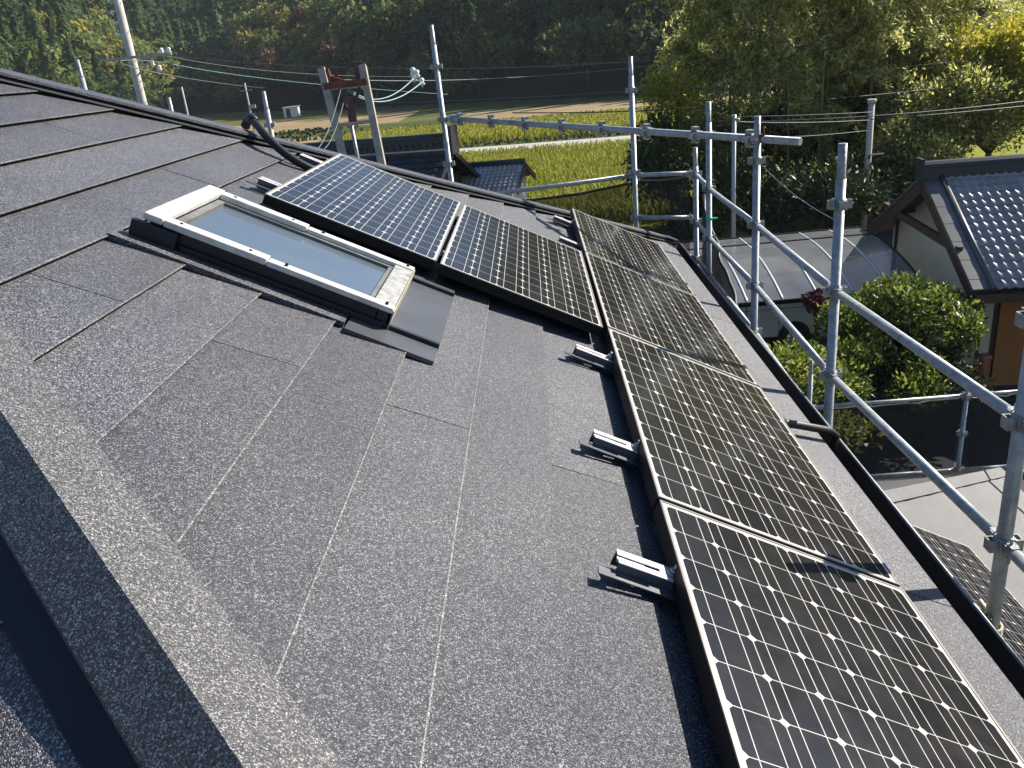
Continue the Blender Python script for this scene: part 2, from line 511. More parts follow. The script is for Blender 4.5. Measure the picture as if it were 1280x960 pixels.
def fast_mesh(name, V, F, mats, mi=None):
    me = bpy.data.meshes.new(name)
    V = np.asarray(V, np.float32)
    F = np.asarray(F, np.int32)
    k = F.shape[1]
    me.vertices.add(len(V))
    me.vertices.foreach_set('co', V.ravel())
    me.loops.add(F.size)
    me.loops.foreach_set('vertex_index', F.ravel())
    me.polygons.add(len(F))
    me.polygons.foreach_set('loop_start', np.arange(0, F.size, k, dtype=np.int32))
    for mt in mats: me.materials.append(mt)
    if mi is not None: me.polygons.foreach_set('material_index', np.asarray(mi, np.int32))
    me.update()
    me.validate()
    return me


RNG = np.random.default_rng(5)
random.seed(5)


def leaves(C, length, width, droop=0.0, up=0.3, out=None, rng=RNG):
    """rhombic leaf blades at the points C; droop bends them downwards; out: preferred direction"""
    n = len(C)
    d = rng.normal(size=(n, 3))
    if out is not None: d = d * 0.7 + out
    d[:, 2] -= droop
    d /= np.linalg.norm(d, axis=1, keepdims=True) + 1e-9
    nr = rng.normal(size=(n, 3))
    nr[:, 2] += up
    s = np.cross(d, nr)
    s /= np.linalg.norm(s, axis=1, keepdims=True) + 1e-9
    sz = rng.uniform(0.5, 1.45, (n, 1))
    L = length * sz * rng.uniform(0.85, 1.15, (n, 1))
    W = width * sz * rng.uniform(0.8, 1.2, (n, 1))
    V = np.empty((n, 4, 3))
    V[:, 0] = C - d * L * 0.5
    V[:, 1] = C + s * W * 0.5 - d * L * 0.08
    V[:, 2] = C + d * L * 0.5
    V[:, 3] = C - s * W * 0.5 - d * L * 0.08
    return V.reshape(-1, 3)


def quads(n): return np.arange(4 * n, dtype=np.int32).reshape(-1, 4)


def clump_points(centres, radii, per, shell=0.55, flat=0.8, rng=RNG):
    """points near the outside of lumpy clumps"""
    out, dirs = [], []
    for c, r in zip(centres, radii):
        k = max(4, int(per * r * r))
        d = rng.normal(size=(k, 3))
        d /= np.linalg.norm(d, axis=1, keepdims=True)
        t = r * (shell + (1 - shell) * rng.random((k, 1)) ** 0.6) * rng.uniform(0.82, 1.22, (k, 1))
        out.append(np.asarray(c) + d * t * np.array([1, 1, flat]))
        dirs.append(d)
    return np.concatenate(out), np.concatenate(dirs)

# ================================================================== SETTING: ground
def sheet(name, pts, mt, z, label=None):
    mb = MB()
    mb.face([(p[0], p[1], z) for p in pts])
    o = mb.build(name, mt)
    return tag(o, label, None, None, 'structure')


def gz(*pix):                                # points of the ground plane
    return [atZ(x, y) for x, y in pix]


sheet('ground', [(-700, -300), (700, -300), (700, 740), (-700, 740)], M['ground'], ZG)
sheet('yard_asphalt', [(2, 8), (22, 8), (22, 24), (12, 27), (2, 24)], M['asphalt'], ZG + 0.004)

# fields of the valley floor, from the near paddy to the foot of the hill
RD = Vector((0.985, -0.17, 0))               # direction of the lane and the field edges


def strip(name, y0, y1, x0, x1, mt, z, skew=-0.17):
    return sheet(name, [(x0, y0 + skew * x0), (x1, y0 + skew * x1), (x1, y1 + skew * x1), (x0, y1 + skew * x0)], mt, z)


strip('near_rice_paddy', 32, 59.5, -16, 60, M['paddy'], ZG + 0.008)
strip('grass_verge', 59.5, 63.6, -30, 70, M['grassy'], ZG + 0.012)
strip('lane', 63.6, 68.6, -60, 80, M['concrete_road'], ZG + 0.016)
strip('dark_bank', 68.6, 72.5, -60, 80, M['grassy'], ZG + 0.012)
strip('far_rice_paddy', 72.5, 90, -22, 60, M['paddy'], ZG + 0.008)
strip('rough_field', 90, 97, -80, 60, M['grassy'], ZG + 0.008)
strip('stubble_field', 97, 116, -9, 60, M['stubble'], ZG + 0.012)
strip('left_stubble_field', 78, 96, -120, -24, M['stubble'], ZG + 0.012)
strip('left_green_field', 97, 108, -140, -10, M['grassy'], ZG + 0.012)
strip('left_far_stubble_field', 110, 136, -150, -18, M['stubble'], ZG + 0.012)
strip('shaded_meadow', 117, 150, -18, 60, M['grassy'], ZG + 0.006)


def signed_foot(foot, x, y):
    best = None
    for (x0, y0), (x1, y1) in zip(foot, foot[1:]):
        dx, dy = x1 - x0, y1 - y0
        t = np.clip(((x - x0) * dx + (y - y0) * dy) / (dx * dx + dy * dy), 0, 1)
        cur = np.hypot(x - x0 - t * dx, y - y0 - t * dy) * np.where(dx * (y - y0 - t * dy) - dy * (x - x0 - t * dx) > 0, 1, -1)
        best = cur if best is None else np.where(np.abs(cur) < np.abs(best), cur, best)
    return best


def hill_height(x, y):
    foot = [(-700, 560), (-300, 400), (-150, 300), (-84, 228), (-40, 176), (-15, 154), (4.6, 134), (18, 119), (60, 104), (140, 92), (420, 60), (700, 40)]
    foot2 = [(-170, -250), (-128, 20), (-104, 130), (-92, 196), (-88, 235), (-95, 300), (-140, 420), (-200, 640)]
    b1, b2 = signed_foot(foot, x, y), signed_foot(foot2, x, y)
    wob = 3.0 * (np.sin(x * 0.071 + 1) * np.cos(y * 0.053) + 0.5 * np.sin(x * 0.19 + y * 0.13))

    def rise_(d, cap):
        d = np.maximum(d, 0)
        return cap * (1 - np.exp(-d * 0.62 / cap)) * 1.15 + np.minimum(d, 20) / 20 * wob
    h = np.maximum(rise_(b1, 29 + 32 * np.clip((x - 20) / 60, 0, 1) + 26 * np.clip((-x - 30) / 60, 0, 1)), rise_(b2, 95))
    best = np.maximum(b1, b2)
    return np.where(best > 0, np.maximum(h, 0.02), -0.6), best


gx, gy = np.meshgrid(np.linspace(-520, 420, 190), np.linspace(60, 640, 118))
gh, _ = hill_height(gx, gy)
V = np.stack([gx, gy, gh + ZG], -1).reshape(-1, 3)
idx = np.arange(gx.size).reshape(gx.shape)
F = np.stack([idx[:-1, :-1], idx[:-1, 1:], idx[1:, 1:], idx[1:, :-1]], -1).reshape(-1, 4)
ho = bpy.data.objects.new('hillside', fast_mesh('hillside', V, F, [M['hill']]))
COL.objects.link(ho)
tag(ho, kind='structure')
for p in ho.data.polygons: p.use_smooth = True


# the air of the valley
mb = MB()
mb.box((-740, -330, ZG - 1.5), (740, 780, 150))
hz_m = bpy.data.materials.new('valley air')
hz_m.use_nodes = True
hz_m.node_tree.nodes.clear()
pv_ = N(hz_m.node_tree, 'ShaderNodeVolumePrincipled', {'Color': (0.80, 0.88, 1.0, 1), 'Density': 0.00017, 'Anisotropy': 0.2})
om_ = hz_m.node_tree.nodes.new('ShaderNodeOutputMaterial')
hz_m.node_tree.links.new(pv_.outputs[0], om_.inputs['Volume'])
tag(mb.build('haze', hz_m), 'thin bluish air of the valley', None, None, 'stuff')


# ================================================================== THE HOUSE
APX, APY = -3.47, 1.52                       # apex of the hipped roof
EAVE = 0.95
HOUSE = thing('house', (APX, APY, ZG), 'house under the camera with speckled dark grey hipped metal shingle roof', 'house')


def courses(mb, fn, vs, un, uf, joints, w0, rise=0.017, mi=0, bead=None):
    for k, (va, vb) in enumerate(zip(vs, vs[1:])):
        js = [j for j in joints(k)]
        cuts = [-99] + sorted(js) + [99]
        for c0, c1 in zip(cuts, cuts[1:]):
            lo_a, hi_a = max(c0 + 0.003, uf(va)), min(c1 - 0.003, un(va))
            lo_b, hi_b = max(c0 + 0.003, uf(vb)), min(c1 - 0.003, un(vb))
            if hi_b <= lo_b or hi_a < lo_a - 0.25: continue
            if hi_a < lo_a: lo_a = hi_a = (lo_a + hi_a) / 2
            dz = random.uniform(-0.001, 0.0012)
            ta, tb = w0 + dz * 0.3, w0 + rise + dz
            t = 0.003
            mb.hexa([fn(lo_a, va - 0.03, ta - 0.009), fn(hi_a, va - 0.03, ta - 0.009), fn(hi_b, vb, tb - t), fn(lo_b, vb, tb - t),
                     fn(lo_a, va - 0.03, ta - 0.002), fn(hi_a, va - 0.03, ta - 0.002), fn(hi_b, vb, tb), fn(lo_b, vb, tb)], mi)
        a, b = uf(vb), un(vb)
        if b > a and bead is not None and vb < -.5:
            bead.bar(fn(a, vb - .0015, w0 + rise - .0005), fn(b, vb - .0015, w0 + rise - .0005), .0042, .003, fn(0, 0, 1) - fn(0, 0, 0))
        if b > a:                            # recessed riser under the lip, blackened to paint the shade of the gap
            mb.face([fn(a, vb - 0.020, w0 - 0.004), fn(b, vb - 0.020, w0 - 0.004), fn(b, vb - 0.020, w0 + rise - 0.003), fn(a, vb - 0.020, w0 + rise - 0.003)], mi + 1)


mb = MB()
W0 = -0.102
vs = [-0.835 + 0.2635 * k for k in range(-11, 8)]
vs[-1] = (EAVE - SA * (W0 + 0.013)) / CA
un = lambda v: CA * v + SA * W0 + 1.955
uf = lambda v: -(5.0 + CA * v + SA * W0)


def jn(k):
    r = k - 11
    off = -0.21 if r % 2 == 0 else -1.73
    return [off + 3.03 * i for i in range(-4, 5)]


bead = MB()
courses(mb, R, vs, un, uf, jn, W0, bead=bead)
face_main = mb.build('roof_face', [M['roof'], M['felt_gap_shade']], HOUSE)
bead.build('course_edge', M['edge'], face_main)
for a in (90, 180, 270):
    copy_tree(face_main, rz=math.radians(a))
# underlay closes the body of the roof below the shingles
mb = MB()
zr = lambda X: -TP * X - 0.118
ap = Vector((APX, APY, zr(APX)))
hw = EAVE - APX - 0.02
cs = [Vector((APX + sx * hw, APY + sy * hw, zr(EAVE - 0.02))) for sx, sy in ((1, -1), (1, 1), (-1, 1), (-1, -1))]
for i in range(4): mb.face([cs[i], cs[(i + 1) % 4], ap])
mb.face(list(reversed(cs)))
mb.build('underlay', M['felt_gap_shade'], HOUSE)
# eaves board, walls
mb = MB()
for (sx, sy) in ((1, 0), (-1, 0), (0, 1), (0, -1)):
    c = Vector((APX + sx * (hw - 0.03), APY + sy * (hw - 0.03), zr(EAVE) - 0.06))
    t = Vector((-sy, sx, 0)) * (hw - 0.03)
    mb.bar(c - t, c + t, 0.03, 0.16)
mb.build('eaves_board', M['black'], HOUSE)
mb = MB()
ww = hw - 0.45
mb.box((APX - ww, APY - ww, ZG), (APX + ww, APY + ww, zr(EAVE) - 0.1))
mb.build('wall', M['house_wall'], HOUSE)

# hip caps: folded ridge metal on a batten, with a smooth flashing at its foot
d = Vector((1, -1, 0)).normalized()
q = Vector((1, 1, 0)).normalized()
zh = lambda X: -TP * X - 0.094
hp0 = Vector((APX, APY, zh(APX)))
L_ = (EAVE - APX) + 0.02
hp1 = Vector((APX + L_, APY - L_, zh(APX + L_)))
Z = Vector((0, 0, 1))
mb = MB()
mb.prism([(0.136, -0.034), (0, 0.062), (-0.092, -0.004), (-0.092, -0.030), (-0.087, -0.030), (-0.087, -0.008), (0, 0.056), (0.13, -0.036)], hp0, hp1, q, Z)
cap = mb.build('hip_cap', M['cap'], HOUSE)
mb = MB()
mb.prism([(0.10, -0.034), (0, 0.035), (-0.07, -0.010), (-0.07, -0.04), (0.1, -0.06)], hp0, hp1, q, Z)
bat = mb.build('hip_batten', M['black'], HOUSE)
mb = MB()
mb.prism([(-0.05, -0.020), (-0.150, -0.050), (-0.153, -0.075), (-0.05, -0.04)], hp0, hp1, q, Z)
fls = mb.build('hip_flashing', M['black'], HOUSE)
for a in (180, 270):
    for o in (cap, bat, fls): copy_tree(o, rz=math.radians(a))
# the far hip carries a flatter dark cap over an open batten
mb = MB()
mb.prism([(0.11, -0.010), (0, 0.036), (-0.105, 0.004), (-0.105, -0.010), (-0.100, -0.010), (-0.100, 0.000), (0, 0.031), (0.105, -0.014)], hp0, hp1, q, Z)
cap2 = mb.build('hip_cap', M['cap_dark'], HOUSE)
mb = MB()
mb.prism([(0.07, -0.028), (0.07, 0.004), (0, 0.026), (-0.072, -0.002), (-0.072, -0.05), (0.07, -0.06)], hp0, hp1, q, Z)
bat2 = mb.build('hip_batten', M['black'], HOUSE)
mb = MB()
mb.prism([(-0.073, -0.018), (-0.128, -0.036), (-0.128, -0.041), (-0.073, -0.024)], hp0, hp1, q, Z)
fls2 = mb.build('hip_flashing', M['flash'], HOUSE)
for o in (cap2, bat2, fls2): o.rotation_euler.z = math.radians(90)

# gutter along the right eave
mb = MB()
ze = -TP * EAVE - 0.094
G = 0.003
prof = [(0.90, ze - 0.03), (0.90, ze - 0.13), (1.03, ze - 0.13), (1.052, ze - 0.055), (1.066, ze - 0.055), (1.066, ze - 0.062), (1.057, ze - 0.063), (1.035, ze - 0.136), (0.894, ze - 0.136), (0.894, ze - 0.03)]
mb.prism(prof, (0, APY - hw - 0.05, 0), (0, APY + hw + 0.08, 0), (1, 0, 0), (0, 0, 1))
mb.build('gutter', M['black'], HOUSE)
mb = MB()
mb.tube([(1.061, APY - hw - 0.05, ze - 0.056), (1.061, APY + hw + 0.08, ze - 0.056)], 0.0065, 8)
mb.build('gutter_lip', M['galv_old'], HOUSE)
# the lower roof over the ground floor
WL = -1.10
XL0, XL1 = 0.42, 4.62
HL = 1.63
mb = MB()
vL = lambda X: (X - SA * WL) / CA
vsl = list(np.arange(vL(XL0), vL(XL1), 0.40)) + [vL(XL1)]
courses(mb, R, vsl, lambda v: 3.0, lambda v: -(CA * v + SA * WL + HL), lambda k: [], WL, 0.008)
# its far face falls away behind the hip
f2 = lambda u, v, w_: Vector((u, CA * v + SA * w_ + HL, -SA * v + CA * w_))
courses(mb, f2, vsl, lambda v: CA * v + SA * WL, lambda v: 0.42, lambda k: [], WL, 0.008)
lr = mb.build('lower_roof', [M['roof_low'], M['felt_gap_shade']], HOUSE)
mb = MB()
pa = R(-(XL0 + HL), vL(XL0), WL + 0.015)
pb = R(-(XL1 + HL), vL(XL1), WL + 0.015)
dd = Vector((1, 1, 0)).normalized()
mb.prism([(0.10, -0.03), (0, 0.04), (-0.10, -0.03), (0, 0.02)], pa, pb, Vector((1, -1, 0)).normalized(), Z)
mb.build('lower_hip_cap', M['roof_low'], HOUSE)
mb = MB()
zl = R(0, vL(XL1), WL).z
mb.box((XL0, -3.0, ZG), (XL1 - 0.5, 5.6, zl - 0.02))
mb.build('lower_wall', M['house_wall'], HOUSE)
mb = MB()
mb.box((XL1 - 0.02, -3.0, zl - 0.11), (XL1 + 0.10, XL1 + HL + 0.1, zl - 0.02))
mb.box((XL0, XL1 + HL - 0.02, zl - 0.11), (XL1 - 0.022, XL1 + HL + 0.10, zl - 0.02))
mb.build('lower_gutter', M['black'], HOUSE)

# ================================================================== SKYLIGHT
SK = thing('skylight', R(-1.05, -1.38, -0.09), 'closed roof window with bleached aluminium covers and sky reflecting pane', 'skylight')
U0, U1, V0, V1, TW = -1.365, -0.745, -1.825, -0.93, 0.008


def rbox(mb, lo_, hi_, mi=0): mb.box(lo_, hi_, R, mi)


mb = MB()
rbox(mb, (U0 + .012, V0 + .02, -.11), (U1 - .012, V0 + .06, -.02))
rbox(mb, (U0 + .012, V1 - .05, -.11), (U1 - .012, V1 - .01, -.02))
rbox(mb, (U0 + .012, V0 + .062, -.11), (U0 + .05, V1 - .052, -.018))
rbox(mb, (U1 - .05, V0 + .062, -.11), (U1 - .012, V1 - .052, -.018))
rbox(mb, (U1 - .0115, V0 - .03, -.105), (U1 + .016, V0 + .13, -.022))
rbox(mb, (U1 - .011, V0 + .14, -.105), (U1 + .004, V1 - .02, -.058))
mb.build('curb', M['black'], SK, 0.004)
mb = MB()
rbox(mb, (U0 - .004, V0, -.014), (U1 + .004, V0 + .068, TW + .003))
mb.build('hood', M['alu_white'], SK, 0.006)
for (ua, ub) in ((U0, U0 + .055), (U1 - .055, U1)):
    mb = MB()
    rbox(mb, (ua, V0 + .07, -.017), (ub, -1.395, TW))
    c1 = mb.build('side_cover', M['alu_white'], SK, 0.004)
    mb = MB()
    rbox(mb, (ua + .004, -1.393, -.019), (ub - .004, V1, TW - .006))
    c2 = mb.build('side_cover', M['alu_white'], SK, 0.004)
    for vv in (V0 + .12, -1.46, -1.33, V1 + .03 - .06):
        mb = MB()
        mb.tube([R((ua + ub) / 2, vv, TW - .008), R((ua + ub) / 2, vv, TW + .003)], .006, 8)
        mb.build('cover_screw', M['frame_dark'], SK)
mb = MB()
rbox(mb, (U0 + .058, V1 - .078, -.035), (U1 - .058, V1 - .002, TW - .010))
mb.build('bottom_cover', M['alu_grey'], SK, 0.003)
mb = MB()
rbox(mb, (U0 + .01, V1 + .0005, -.085), (U1 - .01, V1 + .005, -.008))
mb.build('sill_plate', M['wood_pale'], SK)
mb = MB()
rbox(mb, (U0 + .056, V0 + .069, -.034), (U0 + .074, V1 - .08, -.016))
rbox(mb, (U1 - .074, V0 + .069, -.034), (U1 - .056, V1 - .08, -.016))
rbox(mb, (U0 + .075, V0 + .069, -.034), (U1 - .075, V0 + .098, -.015))
rbox(mb, (U0 + .075, V1 - .10, -.034), (U1 - .075, V1 - .08, -.018))
mb.build('glazing_bead', M['seal'], SK)
mb = MB()
rbox(mb, (U0 + .05, V0 + .06, -.04), (U1 - .05, V1 - .07, -.0285))
mb.build('pane', M['pane'], SK)
mb = MB()
rbox(mb, (U1 + .006, V0 - .07, -.098), (-.665, -1.07, -.078))
mb.build('side_flashing', M['roof'], SK)
mb = MB()
rbox(mb, (-1.44, V1 + .006, -.096), (-.775, -.732, -.079))
mb.build('apron', M['flash'], SK)
for a_, b_ in ((-.772, -.622), (-1.545, -1.442)):
    mb = MB()
    rbox(mb, (a_, -1.06, -.096), (b_, -.735, -.081))
    mb.build('apron_wing', M['flash'], SK)
for a_ in (-.778, -1.452):
    mb = MB()
    rbox(mb, (a_, V1 - .01, -.08), (a_ + .016, -.734, -.066))
    mb.build('apron_rib', M['black'], SK)


# ================================================================== SOLAR PANELS
CP = 0.1275


def solar_panel(u0, v0, w_, label, group):
    t = thing('solar_panel', R(u0 + 6 * CP, v0 + 3 * CP, w_ - 0.045), label, 'solar panel', group)
    ua, ub, va, vb = u0 - .020, u0 + 12 * CP + .020, v0 - .016, v0 + 6 * CP + .016
    mb = MB()
    rbox(mb, (ua, va, w_ - .046), (ua + .012, vb, w_ - .003))
    rbox(mb, (ub - .012, va, w_ - .046), (ub, vb, w_ - .003))
    rbox(mb, (ua + .0125, va, w_ - .046), (ub - .0125, va + .012, w_ - .003))
    rbox(mb, (ua + .0125, vb - .012, w_ - .046), (ub - .0125, vb, w_ - .003))
    rbox(mb, (ua + .013, va + .0125, w_ - .044), (ub - .013, vb - .0125, w_ - .036))
    mb.build('frame', M['frame_dark'], t)  # aluminium frame sides coloured black to carry their shade
    mb = MB()
    rr = .0065
    rbox(mb, (ua, va, w_ - .0025), (ua + rr, vb, w_ + .002))
    rbox(mb, (ub - rr, va, w_ - .0025), (ub, vb, w_ + .002))
    rbox(mb, (ua + rr + .0004, va, w_ - .0025), (ub - rr - .0004, va + rr, w_ + .002))
    rbox(mb, (ua + rr + .0004, vb - rr, w_ - .0025), (ub - rr - .0004, vb, w_ + .002))
    mb.build('frame_rim', M['rim'], t)
    mb = MB()
    a, b, c, e = ua + .006, ub - .006, va + .006, vb - .006
    mb.face([R(a, c, w_), R(a, e, w_), R(b, e, w_), R(b, c, w_)])
    g = mb.build('cell_glass', M['solar'], t)
    uvl = g.data.uv_layers.new(name='UVMap')
    co = {0: (a, c), 1: (a, e), 2: (b, e), 3: (b, c)}
    inv = {}
    for lp in g.data.loops:
        pv = g.data.vertices[lp.vertex_index].co + Vector(g['_o'])
        uu = -pv.y
        vv = (CA * pv.x - SA * pv.z)
        uvl.data[lp.index].uv = ((uu - u0) / CP, (vv - v0) / CP)
    return t


GP = 'solar panels on the upper roof'
solar_panel(-3.14, -1.640, 0, 'blue sky reflecting solar panel beside the roof window, highest on the roof', GP)
solar_panel(-3.125, -0.824, 0, 'solar panel alone in the middle row, just below the blue one', GP)
for k, lab in ((4, 'largest and closest solar panel of the long row along the eave'),
               (3, 'second solar panel of the eave row from the camera, beside two brackets'),
               (2, 'third solar panel of the eave row, a slanting pole shadow across its near end'),
               (1, 'solar panel at the far end of the eave row, meeting the far hip')):
    solar_panel((k - 4) * 1.588, 0.0, 0, lab, GP)
solar_panel(-3.31, 2.815, -1.0, 'far solar panel on the lower roof seen below the gutter', 'solar panels on the lower roof')
solar_panel(-1.72, 2.815, -1.0, 'near solar panel on the lower roof behind the foot of the closest scaffold pole', 'solar panels on the lower roof')


def bracket(u, v, label):
    t = thing('mounting_bracket', R(u, v + .1, -.085), label, 'bracket', 'aluminium rail brackets under the panels')
    mb = MB()
    ln = .32
    h0, h1 = -.036, -.082
    hw_ = .030
    # channel: two lips, sunk groove, side webs
    rbox(mb, (u - hw_, v, h0 - .003), (u - .006, v + ln, h0))
    rbox(mb, (u + .008, v, h0 - .003), (u + hw_, v + ln, h0))
    rbox(mb, (u - .0058, v, h0 - .009), (u + .0078, v + .075, h0 - .005))
    rbox(mb, (u - .0058, v + .115, h0 - .005), (u + .0078, v + ln, h0 - .0005))
    rbox(mb, (u + .0085, v + .0005, h0 - .013), (u + .011, v + ln, h0 - .0035))
    mb.build('channel', M['alu'], t)
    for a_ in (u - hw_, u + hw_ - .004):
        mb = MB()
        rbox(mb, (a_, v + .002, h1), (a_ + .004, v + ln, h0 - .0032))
        mb.build('channel_web', M['steel_dark_shade'], t)  # aluminium web in a darker tone, its shade put into the colour
    mb = MB()
    a, b = u + hw_ + .0005, u + hw_ + .034
    rbox(mb, (a, v - .045, -.066), (a + .010, v + ln, -.062))
    rbox(mb, (b - .012, v - .045, -.066), (b, v + ln, -.062))
    rbox(mb, (a + .0102, v - .045, -.066), (b - .0122, v + .0, -.062))
    rbox(mb, (a + .0102, v + .09, -.066), (b - .0122, v + ln, -.062))
    mb.build('foot_flange', M['steel_dark_shade'], t)
    mb = MB()
    c = v + .150
    mb.tube([R(u - .002, c, h0 + .001), R(u - .002, c, h0 + .006)], .016, 12)
    mb.tube([R(u - .002, c, h0 + .006), R(u - .002, c, h0 + .015)], .011, 6)
    mb.tube([R(u - .002, c, h0 + .015), R(u - .002, c, h0 + .030)], .005, 8)
    mb.build('bolt', M['galv'], t)
    return t


bracket(.295, -.165, 'closest aluminium bracket sticking out beside the nearest panel of the eave row')
bracket(-.415, -.168, 'second aluminium bracket beside the eave row, next after the closest one')
bracket(-1.27, -.178, 'third aluminium bracket beside the eave row, just below the middle row panel')
bracket(-3.56, -.155, 'aluminium bracket tucked between the middle row panel and the eave row')
bracket(-4.315, -.17, 'aluminium bracket at the far hip beside the last eave panel')
bracket(-1.99, -1.79, 'aluminium bracket above the blue panel near the roof window corner')
bracket(-2.88, -1.82, 'aluminium bracket above the blue panel under the black conduit')
for u, lab in ((-1.80, 'small black clamp in the gap above the middle panel, on the near side'),
               (-2.72, 'small black clamp in the gap above the middle panel, on the far side')):
    t = thing('panel_clamp', R(u, -.842, -.05), lab, 'clamp', 'clamps between the blue and the middle panel')
    mb = MB()
    rbox(mb, (u - .03, -.856, -.05), (u + .03, -.832, -.012))
    mb.build('clamp_block', M['frame_dark'], t, .002)
    mb = MB()
    mb.tube([R(u, -.844, -.012), R(u, -.844, .004)], .008, 6)
    mb.build('bolt', M['galv_old'], t)

# conduits
t = thing('conduit', R(-3.0, -2.15, -.05), 'black corrugated conduit arching from the far hip down to the blue panel', 'conduit')
pts = [R(-3.14, -2.21, -.005), R(-3.0, -2.13, .0), R(-2.87, -2.03, -.015), R(-2.79, -1.92, -.04), R(-2.76, -1.80, -.062), R(-2.78, -1.66, -.078)]
cv = []
for i in range(len(pts) - 1):
    p0, p1, p2, p3 = pts[max(i - 1, 0)], pts[i], pts[i + 1], pts[min(i + 2, len(pts) - 1)]
    for s in np.linspace(0, 1, 12, endpoint=False):
        s = float(s)
        cv.append(0.5 * ((2 * p1) + (p2 - p0) * s + (2 * p0 - 5 * p1 + 4 * p2 - p3) * s * s + (3 * p1 - p0 - 3 * p2 + p3) * s ** 3))
cv.append(pts[-1])
mb = MB()
mb.tube(cv, [.022 + .0022 * (i % 2) for i in range(len(cv))], 12)
mb.build('hose', M['rubber'], t)
mb = MB()
mb.tube([R(-3.24, -2.26, -.08), R(-3.22, -2.25, -.03), R(-3.15, -2.215, .0), R(-3.06, -2.165, .004)], [.028, .028, .030, .025], 12)
mb.build('entry_elbow', M['black'], t)
t = thing('conduit', R(-1.4, .95, -.08), 'short black conduit running from the eave panels over the gutter', 'conduit')
mb = MB()
pts = [R(-1.33, .72, -.075), R(-1.345, .80, -.055), R(-1.40, .93, -.045), R(-1.47, 1.12, -.035), R(-1.485, 1.17, -.05), R(-1.487, 1.185, -.12), R(-1.487, 1.185, -.20)]
mb.tube(pts, .019, 12)
mb.build('hose', M['rubber'], t)
mb = MB()
mb.tube([R(-1.35, .815, -.052), R(-1.365, .85, -.049)], .024, 12)
mb.build('coupling', M['black'], t)

# ================================================================== SCAFFOLD
SX = 1.24
GSP = 'galvanised scaffold poles around the house'
PR = .0255


def boss_mb(mb, p, ax=Vector((0, 0, 1))):
    """wedge pockets: a collar with four open sockets"""
    a = Vector((1, 0, 0)) if abs(ax.x) < .9 else Vector((0, 1, 0))
    x = (a - ax * a.dot(ax)).normalized()
    y = ax.cross(x)
    p = Vector(p)
    mb.tube([p - ax * .028, p + ax * .028], PR + .006, 12)
    for dd in (x, -x, y, -y):
        sd = ax.cross(dd)
        f = lambda a_, b_, c_, dd=dd, sd=sd: p + dd * a_ + sd * b_ + ax * c_
        mb.box((PR + .004, -.021, -.022), (PR + .010, .021, .022), f)
        mb.box((PR + .0105, -.021, -.022), (PR + .027, -.016, .022), f)
        mb.box((PR + .0105, .016, -.022), (PR + .027, .021, .022), f)
        mb.box((PR + .0275, -.021, -.022), (PR + .032, .021, .022), f)


def pole(x, y, z0, z1, bosses, label, spigot=True, group=GSP, lean=(0, 0)):
    t = thing('scaffold_pole', (x, y, z0), label, 'scaffold pole', group)
    P = lambda z: Vector((x + lean[0] * (z - z0), y + lean[1] * (z - z0), z))
    mb = MB()
    mb.tube([P(z0), P(z1 - (.17 if spigot else 0))], PR, 16)
    mb.build('tube', M['galv'], t)
    if spigot:
        mb = MB()
        mb.tube([P(z1 - .172), P(z1 - .16), P(z1)], [PR + .0005, PR - .004, PR - .004], 16)
        mb.build('spigot', M['galv_old'], t)
    for z in bosses:
        mb = MB()
        boss_mb(mb, P(z))
        mb.build('wedge_socket', M['galv_old'], t)
    return t


r1 = {5: -.055, 4: -.099, 3: -.057, 2: -.048, 1: .0}
r2 = {5: -.527, 4: -.579, 3: -.503, 2: -.49, 1: -.455}
r3 = {5: -.98, 4: -.95, 3: -.86, 2: -.84, 1: -.82}
PY = {5: .46, 4: 2.22, 3: 3.84, 2: 5.45, 1: 6.07}
pole(SX, PY[5], -1.0, .53, [-.527, -.055, .30], 'closest scaffold pole, at the photo edge, with rope knotted round its foot')
pole(SX, PY[4], ZG, .66, [-.579, -.099, .36, -.98], 'second scaffold pole from the camera, standing in front of the large rounded shrub')
pole(SX, PY[3], ZG, .68, [-.86, -.503, -.057, .385], 'scaffold pole holding the end of the slanting socketed pipe')
pole(SX, PY[2], ZG, .69, [-.84, -.49, -.048, .42], 'scaffold pole with a scrap of green tape, behind the socketed pipe end')
pole(SX, PY[1], ZG, .245, [-.82, -.455, .0], 'short scaffold pole at the far corner of the eave rails')
PFY = 6.33
pole(.69, PFY, ZG, 1.10, [-.42, .03, .43, .80], 'scaffold pole behind the far hip, left of the grey mesh sheet')
pole(-1.06, PFY, ZG, 1.545, [.28, .70, 1.18], 'tallest scaffold pole behind the far hip, in front of the dark tiled house', lean=(-.012, .0))
pole(-2.99, 6.85, -1.2, 1.11, [.78, .3], 'thick topped scaffold post behind the far hip, next to the white field hut', True)
pole(-3.985, 6.87, -1.2, 1.14, [.7], 'shortest scaffold post just peeping over the far hip')
pole(-4.88, 6.98, -1.2, 1.585, [1.0], 'scaffold post rising left of the utility pole')
# scrap of green tape
mb = MB()
mb.tube([(SX, PY[2], -.33), (SX, PY[2], -.315), (SX, PY[2], -.30)], [PR + .002, PR + .004, PR + .002], 12)
mb.bar((SX - .03, PY[2] - .02, -.315), (SX + .07, PY[2] - .03, -.31), .03, .012)
tag(mb.build('tape_scrap', M['green_tape']), 'scrap of green tape round a scaffold pole', 'tape')


